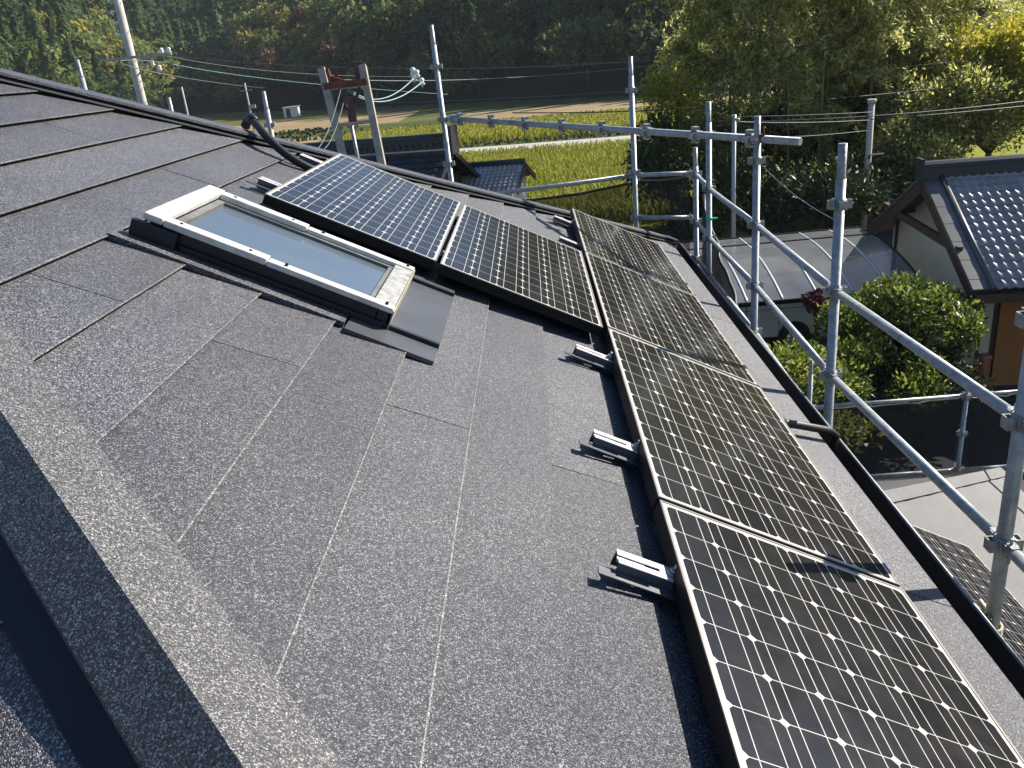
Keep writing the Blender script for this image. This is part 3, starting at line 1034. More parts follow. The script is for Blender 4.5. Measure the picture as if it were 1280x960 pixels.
def rail(p, q, label, group, r=.0215, over=0.0, mt='galv'):
    p, q = Vector(p), Vector(q)
    d = (q - p).normalized()
    t = thing('guard_rail', p, label, 'guard rail', group)
    a, b = p + d * (PR + .018), q - d * (PR + .018)
    mb = MB()
    mb.tube([a, b], r, 14)
    mb.build('tube', M[mt], t)
    for e, s in ((a, 1), (b, -1)):
        mb = MB()
        up = Vector((0, 0, 1))
        sd = d.cross(up).normalized()
        f = lambda x_, y_, z_: e + d * (s * x_) + sd * y_ + up * z_
        mb.box((-.022, -.013, -.020), (.03, .013, .024), f)
        mb.box((-.004, -.004, -.055), (.004, .004, .045), f)
        mb.build('wedge_end', M['galv_old'], t)
    return t


names = {5: 'close', 4: 'middle', 3: 'far', 2: 'short corner'}
GR = 'guard rails along the right eave'
for lv, rr_, nm in ((1, r1, 'upper'), (2, r2, 'lower'), (3, r3, 'bottom')):
    for a, b in ((5, 4), (4, 3), (3, 2), (2, 1)):
        lab = {1: 'top eave handrail', 2: 'second eave handrail', 3: 'lowest eave rail beside the gutter'}[lv]
        where = {5: 'running out to the pole at the photo edge', 4: 'in front of the car shelter', 3: 'crossing the foot of the bamboo',
                 2: 'in the short bay at the far corner'}[a]
        rail((SX, PY[a], rr_[a]), (SX, PY[b], rr_[b]), f'{lab}, {where}', GR)
rail((SX, PY[5] - 1.8, -.03), (SX, PY[5], r1[5]), 'top handrail leaving the photo beside the closest pole', GR)
rail((SX, PY[5] - 1.8, -.50), (SX, PY[5], r2[5]), 'second handrail leaving the photo beside the closest pole', GR)
GF = 'guard rails behind the far hip'
rail((.69, PFY, -.0), (SX, PY[1] + .05, .0), 'upper rail above the grey mesh sheet, from the far corner pole', GF)
rail((.69, PFY, -.42), (SX, PY[1] + .05, -.43), 'lower rail across the grey mesh sheet at the far corner', GF)
rail((-1.06, PFY, -.07), (.69, PFY, -.0), 'rail behind the far hip, in front of the ripe rice', GF)

# the boss-studded pipe tied across the corner
pa, pb = Vector((-1.03, 6.26, .70)), Vector((1.46, 3.60, .515))
t = thing('scaffold_pipe', pa, 'slanting horizontal pipe studded with wedge sockets, tied across the corner', 'scaffold pipe')
mb = MB()
d = (pb - pa).normalized()
mb.tube([pa - d * .08, pb], PR, 14)
mb.build('tube', M['galv'], t)
for k in range(8):
    mb = MB()
    boss_mb(mb, pa + d * (.10 + .452 * k), d)
    mb.build('wedge_socket', M['galv_old'], t)
mb = MB()
c = Vector((SX - .03, PY[3] - .02, .535))
mb.box((.03, -.035, -.028), (.07, -.005, .028), lambda a, b, c_: c + Vector((a, b, c_)))
mb.tube([c + Vector((.06, -.03, -.05)), c + Vector((.06, -.03, .07))], .007, 8)
mb.build('swivel_clamp', M['rust'], t, .004)
mb = MB()
c = pa + d * .01
mb.box((-.04, -.05, -.04), (.05, .04, .04), lambda a, b, c_: c + Vector((a, b, c_)))
mb.build('swivel_clamp', M['galv_old'], t, .004)

# rope at the foot of the closest pole
t = thing('rope_tie', (SX, PY[5], -.95), 'pale and green rope knotted round the foot of the closest pole', 'rope')
mb = MB()
for k in range(3):
    mb.tube([Vector((SX + (PR + .008) * math.cos(a), PY[5] + (PR + .008) * math.sin(a), -.90 + .012 * k + .006 * math.sin(a))) for a in np.linspace(0, 6.3, 20)], .006, 6)
for k in range(7):
    a = random.uniform(2.2, 4.4)
    p = Vector((SX + .03 * math.cos(a), PY[5] + .03 * math.sin(a), -.89))
    mb.tube([p, p + Vector((random.uniform(-.05, .03), random.uniform(-.03, .1), random.uniform(.02, .08))),
             p + Vector((random.uniform(-.08, .04), random.uniform(0, .16), random.uniform(-.02, .07)))], .006, 6)
mb.build('pale_rope', M['rope'], t)
mb = MB()
for k in range(4):
    a = random.uniform(1.5, 5)
    p = Vector((SX + .03 * math.cos(a), PY[5] + .03 * math.sin(a), -.90))
    mb.tube([p, p + Vector((random.uniform(-.06, .02), random.uniform(0, .1), random.uniform(-.02, .06))), p + Vector((random.uniform(-.07, .02), random.uniform(0, .12), -.03))], .006, 6)
mb.build('green_twine', M['rope_green'], t)


def cloth(name, c00, c10, c11, c01, mt, label, sag=.0, nx=24, ny=10, amp=.012):
    """a hanging sheet between four corners (upper edge c01-c11), slightly rumpled"""
    c00, c10, c11, c01 = map(Vector, (c00, c10, c11, c01))
    nrm = (c10 - c00).cross(c01 - c00).normalized()
    mb = MB()
    g = []
    for j in range(ny + 1):
        row = []
        for i in range(nx + 1):
            s, r = i / nx, j / ny
            p = (c00 * (1 - s) + c10 * s) * (1 - r) + (c01 * (1 - s) + c11 * s) * r
            p = p - Z * sag * 4 * s * (1 - s) * r + nrm * amp * (math.sin(s * 23 + j * 1.1) + .7 * math.sin(s * 41 + 2 - j))
            row.append(p)
        g.append(row)
    for j in range(ny):
        for i in range(nx): mb.face([g[j][i], g[j][i + 1], g[j + 1][i + 1], g[j + 1][i]], 0, True)
    o = mb.build(name, mt)
    tag(o, label, 'mesh sheet', 'black mesh sheets on the scaffold')
    mb = MB()
    mb.tube(g[-1], .014, 6)
    h = mb.build('hem', M['rubber'])
    h.parent = o
    return o


cloth('mesh_sheet', (-1.05, PFY + .03, -2.6), (.66, PFY + .03, -2.6), (.66, PFY + .03, -.07), (-1.05, PFY + .03, -.11), M['mesh'],
      'see through black mesh sheet sagging under the rail in front of the rice', .06)
cloth('mesh_sheet', (.72, PFY + .03, -2.6), (1.22, PFY - .03, -2.6), (1.22, PFY - .03, -.06), (.72, PFY + .03, -.06), M['mesh'],
      'greyish mesh sheet between the two far corner poles', .02, 12)
cloth('mesh_sheet', (SX + .05, 6.05, -3.6), (SX + .05, 3.7, -3.6), (SX + .05, 3.85, -1.05), (SX + .05, 6.02, -.20), M['mesh_dense'],
      'black mesh sheet hanging down outside the eave in front of the car shelter', .1)

# scaffold round the lower roof
GS2 = 'scaffold poles round the lower roof'
L2Y = 6.55
pole(4.32, L2Y, ZG, -2.66, [-2.78, -3.25, -3.72], 'lower scaffold pole at the middle of the mesh screened bay', True, GS2)
pole(4.98, L2Y, ZG, -2.45, [-2.78, -3.25, -3.72], 'lower scaffold corner pole close to the right photo edge', True, GS2)
pole(2.58, L2Y, ZG, -2.20, [-2.78, -3.72], 'lower scaffold pole just beyond the gutter, left end of the mesh screened bay', True, GS2)
pole(5.0, 4.8, ZG, -2.2, [-2.78, -3.72], 'lower scaffold pole at the right photo edge, nearer than the corner pole', True, GS2)
GL = 'guard rails round the lower roof'
rail((2.58, L2Y, -2.78), (4.32, L2Y, -2.78), 'upper rail over the black mesh screen below the shrubs', GL)
rail((4.32, L2Y, -2.78), (4.98, L2Y, -2.78), 'short upper rail between the two lower scaffold poles at right', GL)
rail((2.58, L2Y, -3.72), (4.32, L2Y, -3.72), 'bottom rail under the black mesh screen', GL)
rail((4.32, L2Y, -3.72), (4.98, L2Y, -3.72), 'short bottom rail between the two lower scaffold poles at right', GL)
rail((5.0, 4.8, -2.78), (4.98, L2Y, -2.78), 'upper side rail running to the lower scaffold corner', GL)
rail((5.0, 4.8, -3.72), (4.98, L2Y, -3.72), 'bottom side rail running to the lower scaffold corner', GL)
cloth('mesh_sheet', (2.6, L2Y + .04, -4.6), (4.30, L2Y + .04, -4.6), (4.30, L2Y + .04, -2.83), (2.6, L2Y + .04, -2.83), M['mesh'],
      'wide black mesh screen below the shrubs, beyond the lower roof', .02)
cloth('mesh_sheet', (4.34, L2Y + .04, -4.6), (4.96, L2Y + .04, -4.6), (4.96, L2Y + .04, -2.83), (4.34, L2Y + .04, -2.83), M['mesh'],
      'narrow black mesh screen at the lower scaffold corner', .02, 10)

# ================================================================== BUILDINGS
def tiled(mb, o, al, dn, nrm, ncol, nrow, cw=.27, rh=.26, amp=.045, step=.022, clip=None, mi=0):
    """wave tiles: o upper corner, al along the ridge, dn down the slope"""
    S = [0, .14, .28, .42, .58, .74, .9]
    H = [.5, 1.0, .55, .07, 0, .0, .10]
    for r in range(nrow):
        cols = []
        for c in range(ncol):
            for s_, h_ in zip(S, H): cols.append(((c + s_) * cw, h_ * amp))
        cols.append((ncol * cw, .5 * amp))
        if clip:
            lo_, hi_ = clip(r * rh), clip((r + 1) * rh)
        top, bot = [], []
        jt = [random.uniform(-.008, .010) for _ in range(ncol + 2)]
        for ci, (a, h) in enumerate(cols):
            a1 = a2 = a
            if clip:
                a1 = min(max(a, lo_[0]), lo_[1])
                a2 = min(max(a, hi_[0]), hi_[1])
            top.append(o + al * a1 + dn * (r * rh - .03) + nrm * h)
            bot.append(o + al * a2 + dn * ((r + 1) * rh) + nrm * (h + step + jt[ci // len(S)]))
        b = len(mb.v)
        n = len(cols)
        mb.v += [tuple(p) for p in top] + [tuple(p) for p in bot] + [tuple(p - nrm * (step + .012)) for p in bot]
        for i in range(n - 1):
            mb.f.append((b + i, b + i + 1, b + n + i + 1, b + n + i)); mb.mi.append(mi); mb.sm.append(True)
            mb.f.append((b + n + i, b + n + i + 1, b + 2 * n + i + 1, b + 2 * n + i)); mb.mi.append(mi); mb.sm.append(False)


# ---- the cream and ochre house at right
th = math.radians(6)
e1 = Vector((math.cos(th), -math.sin(th), 0))
e2 = Vector((math.sin(th), math.cos(th), 0))
P0 = Vector((7.75, 15.6, -1.90))
PT = math.radians(26.5)
NH = thing('tiled_house', (P0.x + 4, P0.y, ZG), 'cream and ochre house with glossy silver black tiled gable roof', 'house')
LN = 9.0
df = (-e2 * math.cos(PT) - Z * math.sin(PT))
nf = (-e2 * math.sin(PT) + Z * math.cos(PT))
db = (e2 * math.cos(PT) - Z * math.sin(PT))
nb = (e2 * math.sin(PT) + Z * math.cos(PT))
mb = MB()
tiled(mb, P0 + e1 * .30, e1, df, nf, 50, 15, .172, .235, .032, .02)
tiled(mb, P0 + e1 * .30, e1, db, nb, 50, 17, .172, .235, .032, .02)
roof = mb.build('roof', M['tile'], NH)
mb = MB()
for dn, nr, ln in ((df, nf, 3.56), (db, nb, 4.1)):
    mb.tube([P0 + e1 * .31 + nr * .035 + dn * t_ for t_ in (.1, ln)], .055, 10)
    n = int(ln / .27)
    for k in range(n):                       # verge tiles
        f = lambda a, b, c, dn=dn, nr=nr: P0 + e1 * a + dn * b + nr * c
        mb.box((-.04, .27 * k + .004, -.05 + .0), (.27, .27 * k + .285, .025 + .004 * (k % 2)), f)
v_ = mb.build('verge_tiles', M['tile_verge'], roof)
mb = MB()
mb.prism([(-.14, -.05), (.14, -.05), (.12, .16), (.15, .17), (.13, .24), (.07, .29), (-.07, .29), (-.13, .24), (-.15, .17), (-.12, .16)],
         P0 - e1 * .06, P0 + e1 * LN, e2, Z)
mb.box((-.12, -.2, -.08), (-.062, .2, .36), lambda a, b, c: P0 + e1 * a + e2 * b + Z * c)
mb.build('ridge', M['tile_dark'], roof)
mb = MB()
for dn, nr, ln in ((df, nf, 3.6), (db, nb, 4.1)):
    f = lambda a, b, c: P0 + e1 * a + dn * b + nr * c
    mb.box((-.02, 0.02, -.30), (.03, ln, -.055), f)
    mb.box((.031, .05, -.10), (LN, ln - .05, -.06), f)
mb.build('bargeboard', M['wood_dark'], NH)
mb = MB()
f = lambda a, b, c: P0 + e1 * a + e2 * b + Z * c
mb.box((-.0, -2.2, -1.16), (.09, 2.6, -1.0), f)
for k in (-1.9, 1.9): mb.box((.1, k - .06, -1.14), (.5, k + .06, -1.02), f)
mb.box((0.0, -3.25, -1.80), (LN, -3.20, -1.64), f)
mb.build('beam', M['wood_dark'], NH)
mb = MB()                                    # cream gable wall
zb = ZG - P0.z
mb.face([f(.5, -2.35, zb), f(.5, 3.3, zb), f(.5, 3.3, -1.75), f(.5, 0, -.12), f(.5, -2.35, -1.28)])
mb.face([f(.7, -2.35, zb), f(.5, -2.35, zb), f(.5, -2.35, -1.28), f(.7, -2.35, -1.28)])
mb.build('gable_wall', M['cream'], NH)
mb = MB()
mb.box((.82, -2.35, zb), (LN, 3.2, -1.35), f)
mb.build('front_wall', M['orange'], NH)
mb = MB()
mb.box((.62, -2.3, zb), (.81, -.4, -1.5), f)
mb.build('entrance_recess', M['wood_dark'], NH)
mb = MB()
mb.bar(f(.46, 2.9, -1.4), f(.46, 3.05, zb), .05, .05, e1)
mb.bar(f(.46, -2.42, -1.62), f(.46, -2.42, zb), .05, .05, e1)
mb.build('downpipe', M['wood_dark'], NH)
mb = MB()
mb.box((.45, -2.1, -2.25), (.495, -1.1, -2.2), f)
mb.build('window_hood', M['black'], NH)
# the low lean-to roof at the photo edge
LT = thing('lean_to', f(3.0, -4.2, zb), 'low dark tiled lean-to roof in front of the ochre wall', 'lean-to')
mb = MB()
tiled(mb, f(1.75, -2.9, -1.58), e1, (-e2 * .94 - Z * .34).normalized(), (-e2 * .34 + Z * .94).normalized(), 12, 6, .27, .26)
mb.box((1.7, -4.55, -2.25), (5.2, -4.45, -2.12), f)
mb.build('roof', M['tile_dark'], LT)
mb = MB()
mb.tube([f(1.74, -2.85, -1.52), f(1.74, -4.45, -2.06)], .09, 10)
mb.build('verge', M['tile_dark'], LT)
mb = MB()
for a in (2.2, 4.9): mb.bar(f(a, -4.3, -2.15), f(a, -4.3, zb), .09, .09, e1)
mb.build('post', M['wood_dark'], LT)

# ---- dark tiled house behind the far hip
ZR = -.96
A = atZ(392, 199, ZR)
B = atZ(566, 187, ZR)
al = (B - A).normalized()
pr_ = Vector((al.y, -al.x, 0))               # towards the camera
DH = thing('dark_tiled_house', (A.x, A.y, ZG), 'dark house with matt black tiled hip roof and a tall ridge, behind the far hip', 'house')
pd = math.radians(26)
dn = pr_ * math.cos(pd) - Z * math.sin(pd)
nr = pr_ * math.sin(pd) + Z * math.cos(pd)
mb = MB()
LR = (B - A).length
tiled(mb, A - al * 2.2, al, dn, nr, 26, 8, .30, .28, .04, clip=lambda t: (0, LR + 2.2))
dn2 = -pr_ * math.cos(pd) - Z * math.sin(pd)
nr2 = -pr_ * math.sin(pd) + Z * math.cos(pd)
tiled(mb, A - al * 2.2, al, dn2, nr2, 26, 8, .30, .28, .04, clip=lambda t: (0, LR + 2.2))
rf = mb.build('roof', M['tile_dark'], DH)
mb = MB()
mb.prism([(-.16, -.05), (.16, -.05), (.14, .30), (.20, .31), (.20, .36), (.1, .44), (-.1, .44), (-.2, .36), (-.2, .31), (-.14, .30)], A - al * 2.2, B, pr_, Z)
for k in range(int((LR + 2) / .19)):
    p = A - al * 2.1 + al * (.19 * k) + pr_ * .15 + Z * .17
    mb.tube([p, p + pr_ * .05], .06, 8)
mb.box((-.05, -.28, -.1), (.09, .28, .62), lambda a, b, c: B + al * a + pr_ * b + Z * c)
mb.build('ridge', M['tile_dark'], rf)
mb = MB()
mb.bar(A - al * 2.1 + pr_ * .20 + Z * .04, B + pr_ * .20 + Z * .04, .05, .035)
mb.build('ridge_plaster', M['conc'], rf)
mb = MB()
for dd, nn in ((dn, nr), (dn2, nr2)):
    mb.box((-.02, .0, -.10), (.03, 2.25, .03), lambda a, b, c: B + al * a + dd * b + nn * c)
mb.build('verge', M['tile_dark'], rf)
mb = MB()
mb.box((-2.0, -1.6, ZG - ZR), (LR - .4, 1.6, -.72), lambda a, b, c: A + al * a + pr_ * b + Z * c)
mb.build('wall', M['wood_dark'], DH)

# ---- small storehouse in front of the rice
ZR2 = -1.75
A2, B2 = atZ(584, 209, ZR2), atZ(655, 204, ZR2)
al2 = (B2 - A2).normalized()
p2 = Vector((al2.y, -al2.x, 0))
SH = thing('storehouse', (A2.x, A2.y, ZG), 'small storehouse with sunlit grey wave tiled gable roof at the edge of the rice', 'storehouse')
L2 = (B2 - A2).length
mb = MB()
dn = p2 * .93 - Z * .37
nr = p2 * .37 + Z * .93
tiled(mb, A2 - al2 * .45, al2, dn, nr, int((L2 + .45) / .145), 8, .145, .19, .032, .016)
dn2 = -p2 * .93 - Z * .37
nr2 = -p2 * .37 + Z * .93
tiled(mb, A2 - al2 * .45, al2, dn2, nr2, int((L2 + .45) / .145), 8, .145, .19, .032, .016)
rf = mb.build('roof', M['tile_grey'], SH)
mb = MB()
mb.prism([(-.10, -.04), (.10, -.04), (.08, .10), (.0, .14), (-.08, .10)], A2 - al2 * .45, B2 + al2 * .03, p2, Z)
mb.build('ridge', M['tile_dark'], rf)
mb = MB()
for dd, nn in ((dn, nr), (dn2, nr2)):
    mb.box((0, .0, -.12), (.05, 1.53, .03), lambda a, b, c: B2 + al2 * a + dd * b + nn * c)
mb.build('bargeboard', M['wood_dark'], SH)
mb = MB()
mb.box((-.35, -1.1, ZG - ZR2), (L2 - .2, 1.1, -.5), lambda a, b, c: A2 + al2 * a + p2 * b + Z * c)
mb.build('wall', M['cream'], SH)

# ---- white hut out in the fields
hp = atZ(366, 146)
HT = thing('field_hut', hp, 'tiny white hut alone in the far fields', 'hut')
mb = MB()
mb.box((-1.3, -1.0, 0), (1.3, 1.0, 1.7), lambda a, b, c: hp + Vector((a, b, c)))
mb.build('wall', M['white'], HT)
mb = MB()
mb.prism([(-1.2, 1.66), (1.2, 1.82), (1.2, 1.90), (-1.2, 1.74)], hp + Vector((-1.5, 0, 0)), hp + Vector((1.5, 0, 0)), (0, 1, 0), (0, 0, 1))
mb.build('roof', M['galv_old'], HT)
mb = MB()
mb.box((-.8, -1.04, .05), (.0, -1.005, 1.5), lambda a, b, c: hp + Vector((a, b, c)))
mb.build('door', M['wood_dark'], HT)

# ================================================================== CAR SHELTER, VAN, YARD
CPT = thing('car_shelter', (5.4, 16.3, ZG), 'car shelter with arched smoked plastic roof beside the bamboo', 'car shelter')
cx0, cx1 = 2.4, 7.45


def arch(Y):
    t_ = (17.2 - Y) / 2.9
    return -3.44 - (.52 * t_ * t_ if t_ > 0 else .10 * t_ * t_)


Ys = np.linspace(14.35, 18.1, 22)
mb = MB()
for a, b in zip(Ys, Ys[1:]): mb.face([(cx0, a, arch(a)), (cx1, a, arch(a)), (cx1, b, arch(b)), (cx0, b, arch(b))], 0, True)
mb.build('roof_sheet', M['polyc'], CPT)
nrib = 8
for k in range(nrib):
    x = cx0 + (cx1 - cx0) * k / (nrib - 1)
    mb = MB()
    mb.tube([(x, y, arch(y) - .012) for y in Ys], .03, 6)
    mb.build('rib', M['frame_dark'] if k == nrib - 1 else M['alu'], CPT)
for y_, dz_, w1, h1 in ((14.33, -.02, .05, .09), (18.12, -.02, .05, .09), (17.3, .012, .04, .02)):
    mb = MB()
    mb.bar((cx0, y_, arch(y_) + dz_), (cx1 + .03, y_, arch(y_) + dz_), w1, h1)
    mb.build('edge_beam', M['frame_dark'], CPT)
for x in (3.2, 6.9):
    mb = MB()
    mb.bar((x, 18.0, ZG), (x, 18.0, arch(18.0) - .04), .10, .08, (1, 0, 0))
    mb.build('post', M['frame_dark'], CPT)

VX, VY = 4.35, 16.1                           # van, side towards us, tail at right
VAN = thing('van', (VX, VY + .75, ZG), 'greyish white van parked under the car shelter', 'van')
fv = lambda a, b, c: Vector((VX + a, VY + b, ZG + c))
prof = [(-1.65, .32), (1.62, .32), (1.70, .42), (1.71, .95), (1.62, 1.30), (1.50, 1.78), (1.36, 1.86), (-.85, 1.86), (-1.05, 1.78), (-1.45, 1.18), (-1.68, 1.02), (-1.71, .5)]
mb = MB()
mb.prism(prof, fv(0, 0, 0), fv(0, 1.5, 0), (1, 0, 0), (0, 0, 1))
body = mb.build('body', M['van_white'], VAN, .05)
for wx in (-1.12, 1.0):
    for wy in (-.012, 1.512):
        mb = MB()
        mb.tube([fv(wx, wy - .006, .31), fv(wx, wy + .006, .31)], .375, 28)
        mb.build('wheel_arch', M['rubber'], VAN)
        mb = MB()
        s = -1 if wy < .5 else 1
        mb.tube([fv(wx, wy + s * -.1, .29), fv(wx, wy + s * .02, .29), fv(wx, wy + s * .035, .29)], [.28, .29, .265], 24)
        wl = mb.build('wheel', M['rubber'], VAN)
        mb = MB()
        mb.tube([fv(wx, wy + s * .036, .29), fv(wx, wy + s * .040, .29)], .19, 20)
        for k in range(7):
            a = 2 * math.pi * k / 7
            c1 = fv(wx + .05 * math.cos(a), wy + s * .048, .29 + .05 * math.sin(a))
            c2 = fv(wx + .18 * math.cos(a), wy + s * .046, .29 + .18 * math.sin(a))
            mb.bar(c1, c2, .045, .012, (0, 1, 0))
        mb.build('rim', M['alu_grey'], wl)
for a, b in ((-.95, -.12), (-.06, .62), (.68, 1.42)):
    mb = MB()
    mb.prism([(a + (.0 if a > -.9 else .02), 1.12), (b, 1.12), (b - (.06 if b > 1.2 else 0), 1.66), (a + (.0 if a > -.9 else .28), 1.66)], fv(0, -.006, 0), fv(0, -.002, 0), (1, 0, 0), (0, 0, 1))
    mb.build('side_window', M['glass_dark'], VAN)
mb = MB()
for x in (-.09, .65): mb.box((x - .006, -.004, .4), (x + .006, -.001, 1.75), fv)
mb.box((-1.5, -.004, 1.0), (1.6, -.0012, 1.012), fv)
mb.build('door_seams', M['rubber'], VAN)
mb = MB()
mb.box((1.60, -.012, .85), (1.725, .14, 1.35), fv)
mb.build('tail_lamp', simple('red lamp lens', (0.30, 0.02, 0.02), .15), VAN)
mb = MB()
mb.box((1.45, -.015, .36), (1.76, 1.515, .60), fv)
mb.build('bumper', M['van_white'], VAN, .03)

# yard things
t = thing('marker_post', atZ(977, 437), 'thin grey steel post standing in front of the van', 'post')
p = Vector(t.location)
mb = MB()
mb.tube([p, p + Z * .92], .035, 12)
mb.build('post', M['galv_old'], t)
mb = MB()
mb.tube([p + Z * .92, p + Z * .95], [.04, .025], 12)
mb.build('cap', M['alu'], t)
a_, b_ = atZ(1006, 395), atZ(1031, 425)
mb = MB()
mb.bar(a_ + Z * .05, b_ + Z * .05, .16, .09)
tag(mb.build('concrete_kerb_block', M['conc'], None, .01), 'pale kerb block lying on the yard beside the van', 'kerb block')
# brick wall
a_, b_ = atZ(1187, 411, -5.0), atZ(1235, 446, -5.0)
BW = thing('brick_wall', ((a_ + b_) / 2).xy.to_3d() + Z * ZG, 'low terracotta brick wall with sunlit top between the shrub and the ochre house', 'wall')
mb = MB()
mb.bar(Vector((a_.x, a_.y, (ZG - 5.06) / 2)), Vector((b_.x, b_.y, (ZG - 5.06) / 2)), .13, -5.06 - ZG)
mb.build('brickwork', M['brick'], BW)
mb = MB()
n = 7
for k in range(n):
    c0, c1 = a_.lerp(b_, (k + .03) / n), a_.lerp(b_, (k + .97) / n)
    mb.bar(c0 - Z * .025, c1 - Z * .025, .17, .06)
mb.build('coping', simple('terracotta coping', (.50, .20, .11), .8, 0, .2, 6), BW)
# dark gate
a_, b_ = atZ(1140, 436, ZG), atZ(1196, 431, ZG)
GT = thing('timber_gate', a_, 'dark timber gate beside the cream wall', 'gate')
mb = MB()
mb.bar(a_ + Z * .75, b_ + Z * .75, .04, 1.3)
mb.build('panel', M['wood_dark'], GT)
mb = MB()
for p in (a_, b_): mb.bar(p, p + Z * 1.55, .1, .1, (1, 0, 0))
mb.build('post', M['wood_dark'], GT)

# ================================================================== POLES AND WIRES
UP = Vector((-13.55, 27.7, ZG))
t = thing('utility_pole', UP, 'thick pale concrete utility pole with crossarm, leaving the photo at the top left', 'utility pole')
mb = MB()
mb.tube([UP, UP + Z * 12.5], [.17, .125], 16)
mb.build('shaft', M['conc'], t)
ca = atY(165, 72, UP.y).z
mb = MB()
mb.bar((UP.x - 1.0, UP.y - .17, ca), (UP.x + 1.45, UP.y - .17, ca), .09, .09)
mb.bar((UP.x + .1, UP.y - .15, ca - .6), (UP.x + .8, UP.y - .17, ca - .03), .04, .04)
mb.build('crossarm', M['galv_old'], t)
for k, (dx, dz) in enumerate(((1.15, .1), (1.4, .1), (.75, -.25), (.95, -.42))):
    mb = MB()
    p = Vector((UP.x + dx, UP.y - .2, ca + dz))
    mb.tube([p - Z * .10, p - Z * .04, p, p + Z * .05, p + Z * .10], [.03, .075, .04, .075, .03], 10)
    mb.build('insulator', M['ceramic'], t)
for k in range(6):
    mb = MB()
    z = ca + .75 + .34 * k
    p = Vector((UP.x - .26, UP.y - .05, z))
    mb.tube([p + Vector((-.05, 0, -.03)), p, p + Vector((.12, 0, .02))], [.035, .06, .02], 8)
    mb.build('insulator', M['ceramic'], t)
mb = MB()
for k in range(14):
    z = ca - 3.2 + .45 * k
    s = 1 if k % 2 else -1
    mb.tube([(UP.x + s * .15, UP.y, z), (UP.x + s * .26, UP.y, z)], .012, 6)
mb.build('step_bolts', M['galv_old'], t)


def far_pole(x, yt, yb, d, r, label, arms=True, mt='conc'):
    p = at(x, yb, d)
    tp = at(x, yt, d).z
    t = thing('far_pole', (p.x, p.y, ZG), label, 'pole', 'thin poles out in the valley')
    mb = MB()
    mb.tube([(p.x, p.y, ZG), (p.x, p.y, tp)], [r, r * .7], 8)
    mb.build('shaft', M[mt], t)
    if arms:
        mb = MB()
        mb.bar((p.x - .8, p.y, tp - 1.0), (p.x + .8, p.y, tp - 1.0), .12, .12)
        mb.bar((p.x - .1, p.y, tp - 3.2), (p.x + .9, p.y, tp - 3.2), .3, .5)
        mb.build('crossarm', M['galv_old'], t)


far_pole(314, 103, 145, 118, .16, 'thin distant utility pole with small crossarms, above the white hut')
far_pole(234, 108, 140, 90, .14, 'thin bare distant pole at the foot of the wooded hill', False)
PX = Vector((10.6, 25.9, ZG))
t = thing('conduit_pole', PX, 'pale steel service pole between the car shelter and the bamboo', 'pole')
tp = atY(1087, 129, PX.y).z
mb = MB()
mb.tube([PX, Vector((PX.x, PX.y, tp))], .10, 14)
mb.build('shaft', M['conc'], t)
mb = MB()
mb.tube([Vector((PX.x, PX.y, tp)), Vector((PX.x, PX.y, tp + .12))], .14, 14)
mb.build('cap', M['conc'], t)
mb = MB()
mb.bar((PX.x - .1, PX.y - .12, tp - 1.6), (PX.x + .45, PX.y - .12, tp - 1.6), .05, .05)
mb.build('bracket', M['galv_old'], t)
PX2 = Vector((5.0, 20.6, ZG))
t = thing('service_pole', PX2, 'slim grey steel pole rising in front of the dark middle of the bamboo', 'pole')
tp2 = atY(923, 143, PX2.y).z
mb = MB()
mb.tube([PX2, Vector((PX2.x, PX2.y, tp2))], .055, 12)
mb.build('shaft', M['galv'], t)
mb = MB()
mb.tube([Vector((PX2.x, PX2.y, tp2 - .1)), Vector((PX2.x + .12, PX2.y - .1, tp2 - .14))], .04, 8)
mb.build('hook', M['galv_old'], t)

# the leaning timber frame with rusty irons
HD = 16.5
l0, l1 = at(402, 86, HD), at(427, 188, HD - .3)
r0, r1_ = at(453, 82, HD), at(476, 198, HD - .3)
g0 = l0 + (l1 - l0) * ((ZG - l0.z) / (l1.z - l0.z))
g1 = r0 + (r1_ - r0) * ((ZG - r0.z) / (r1_.z - r0.z))
t = thing('timber_tower', (g0 + g1) / 2, 'leaning pale timber ladder tower with rusty iron beam on top', 'tower')
for a_, b_ in ((l0, g0), (r0, g1)):
    mb = MB()
    mb.bar(a_, b_, .14, .12, (0, 1, 0))
    mb.build('leg', M['wood_pale'], t)
mb = MB()
mb.bar(at(404, 112, HD - .1), at(461, 107, HD - .1), .10, .05)
mb.build('rail', M['wood_pale'], t)
mb = MB()
mb.bar(at(421, 157, HD - .2), at(468, 151, HD - .2), .06, .07)
mb.build('rung', M['wood_pale'], t)
mb = MB()
mb.bar(at(405, 108, HD - .12), at(459, 102, HD - .12), .12, .13)
mb.bar(at(408, 87, HD), at(413, 106, HD), .10, .07, (0, 1, 0))
mb.bar(at(447, 84, HD), at(447, 103, HD), .10, .08, (0, 1, 0))
mb.bar(at(412, 97, HD), at(436, 104, HD), .05, .08)
mb.bar(at(418, 96, HD + .05), at(430, 98, HD + .1), .09, .08)
mb.build('iron_beam', M['rust'], t)
for a_, b_ in (((424, 112), (433, 136)), ((450, 108), (441, 136))):
    mb = MB()
    mb.bar(at(*a_, HD - .1), at(*b_, HD - .1), .05, .09, (0, 1, 0))
    mb.build('brace', M['wood_dark'], t)
mb = MB()
mb.bar(at(437, 122, HD - .15), at(442, 152, HD - .15), .13, .10, (0, 1, 0))
mb.build('hanging_iron', M['rust'], t)
mb = MB()
q0, q1 = at(434, 130, HD), at(446, 192, HD - .2)
mb.tube([q0, q1 + (q1 - q0) * .6], .04, 10)
mb.build('centre_pole', M['galv_old'], t)


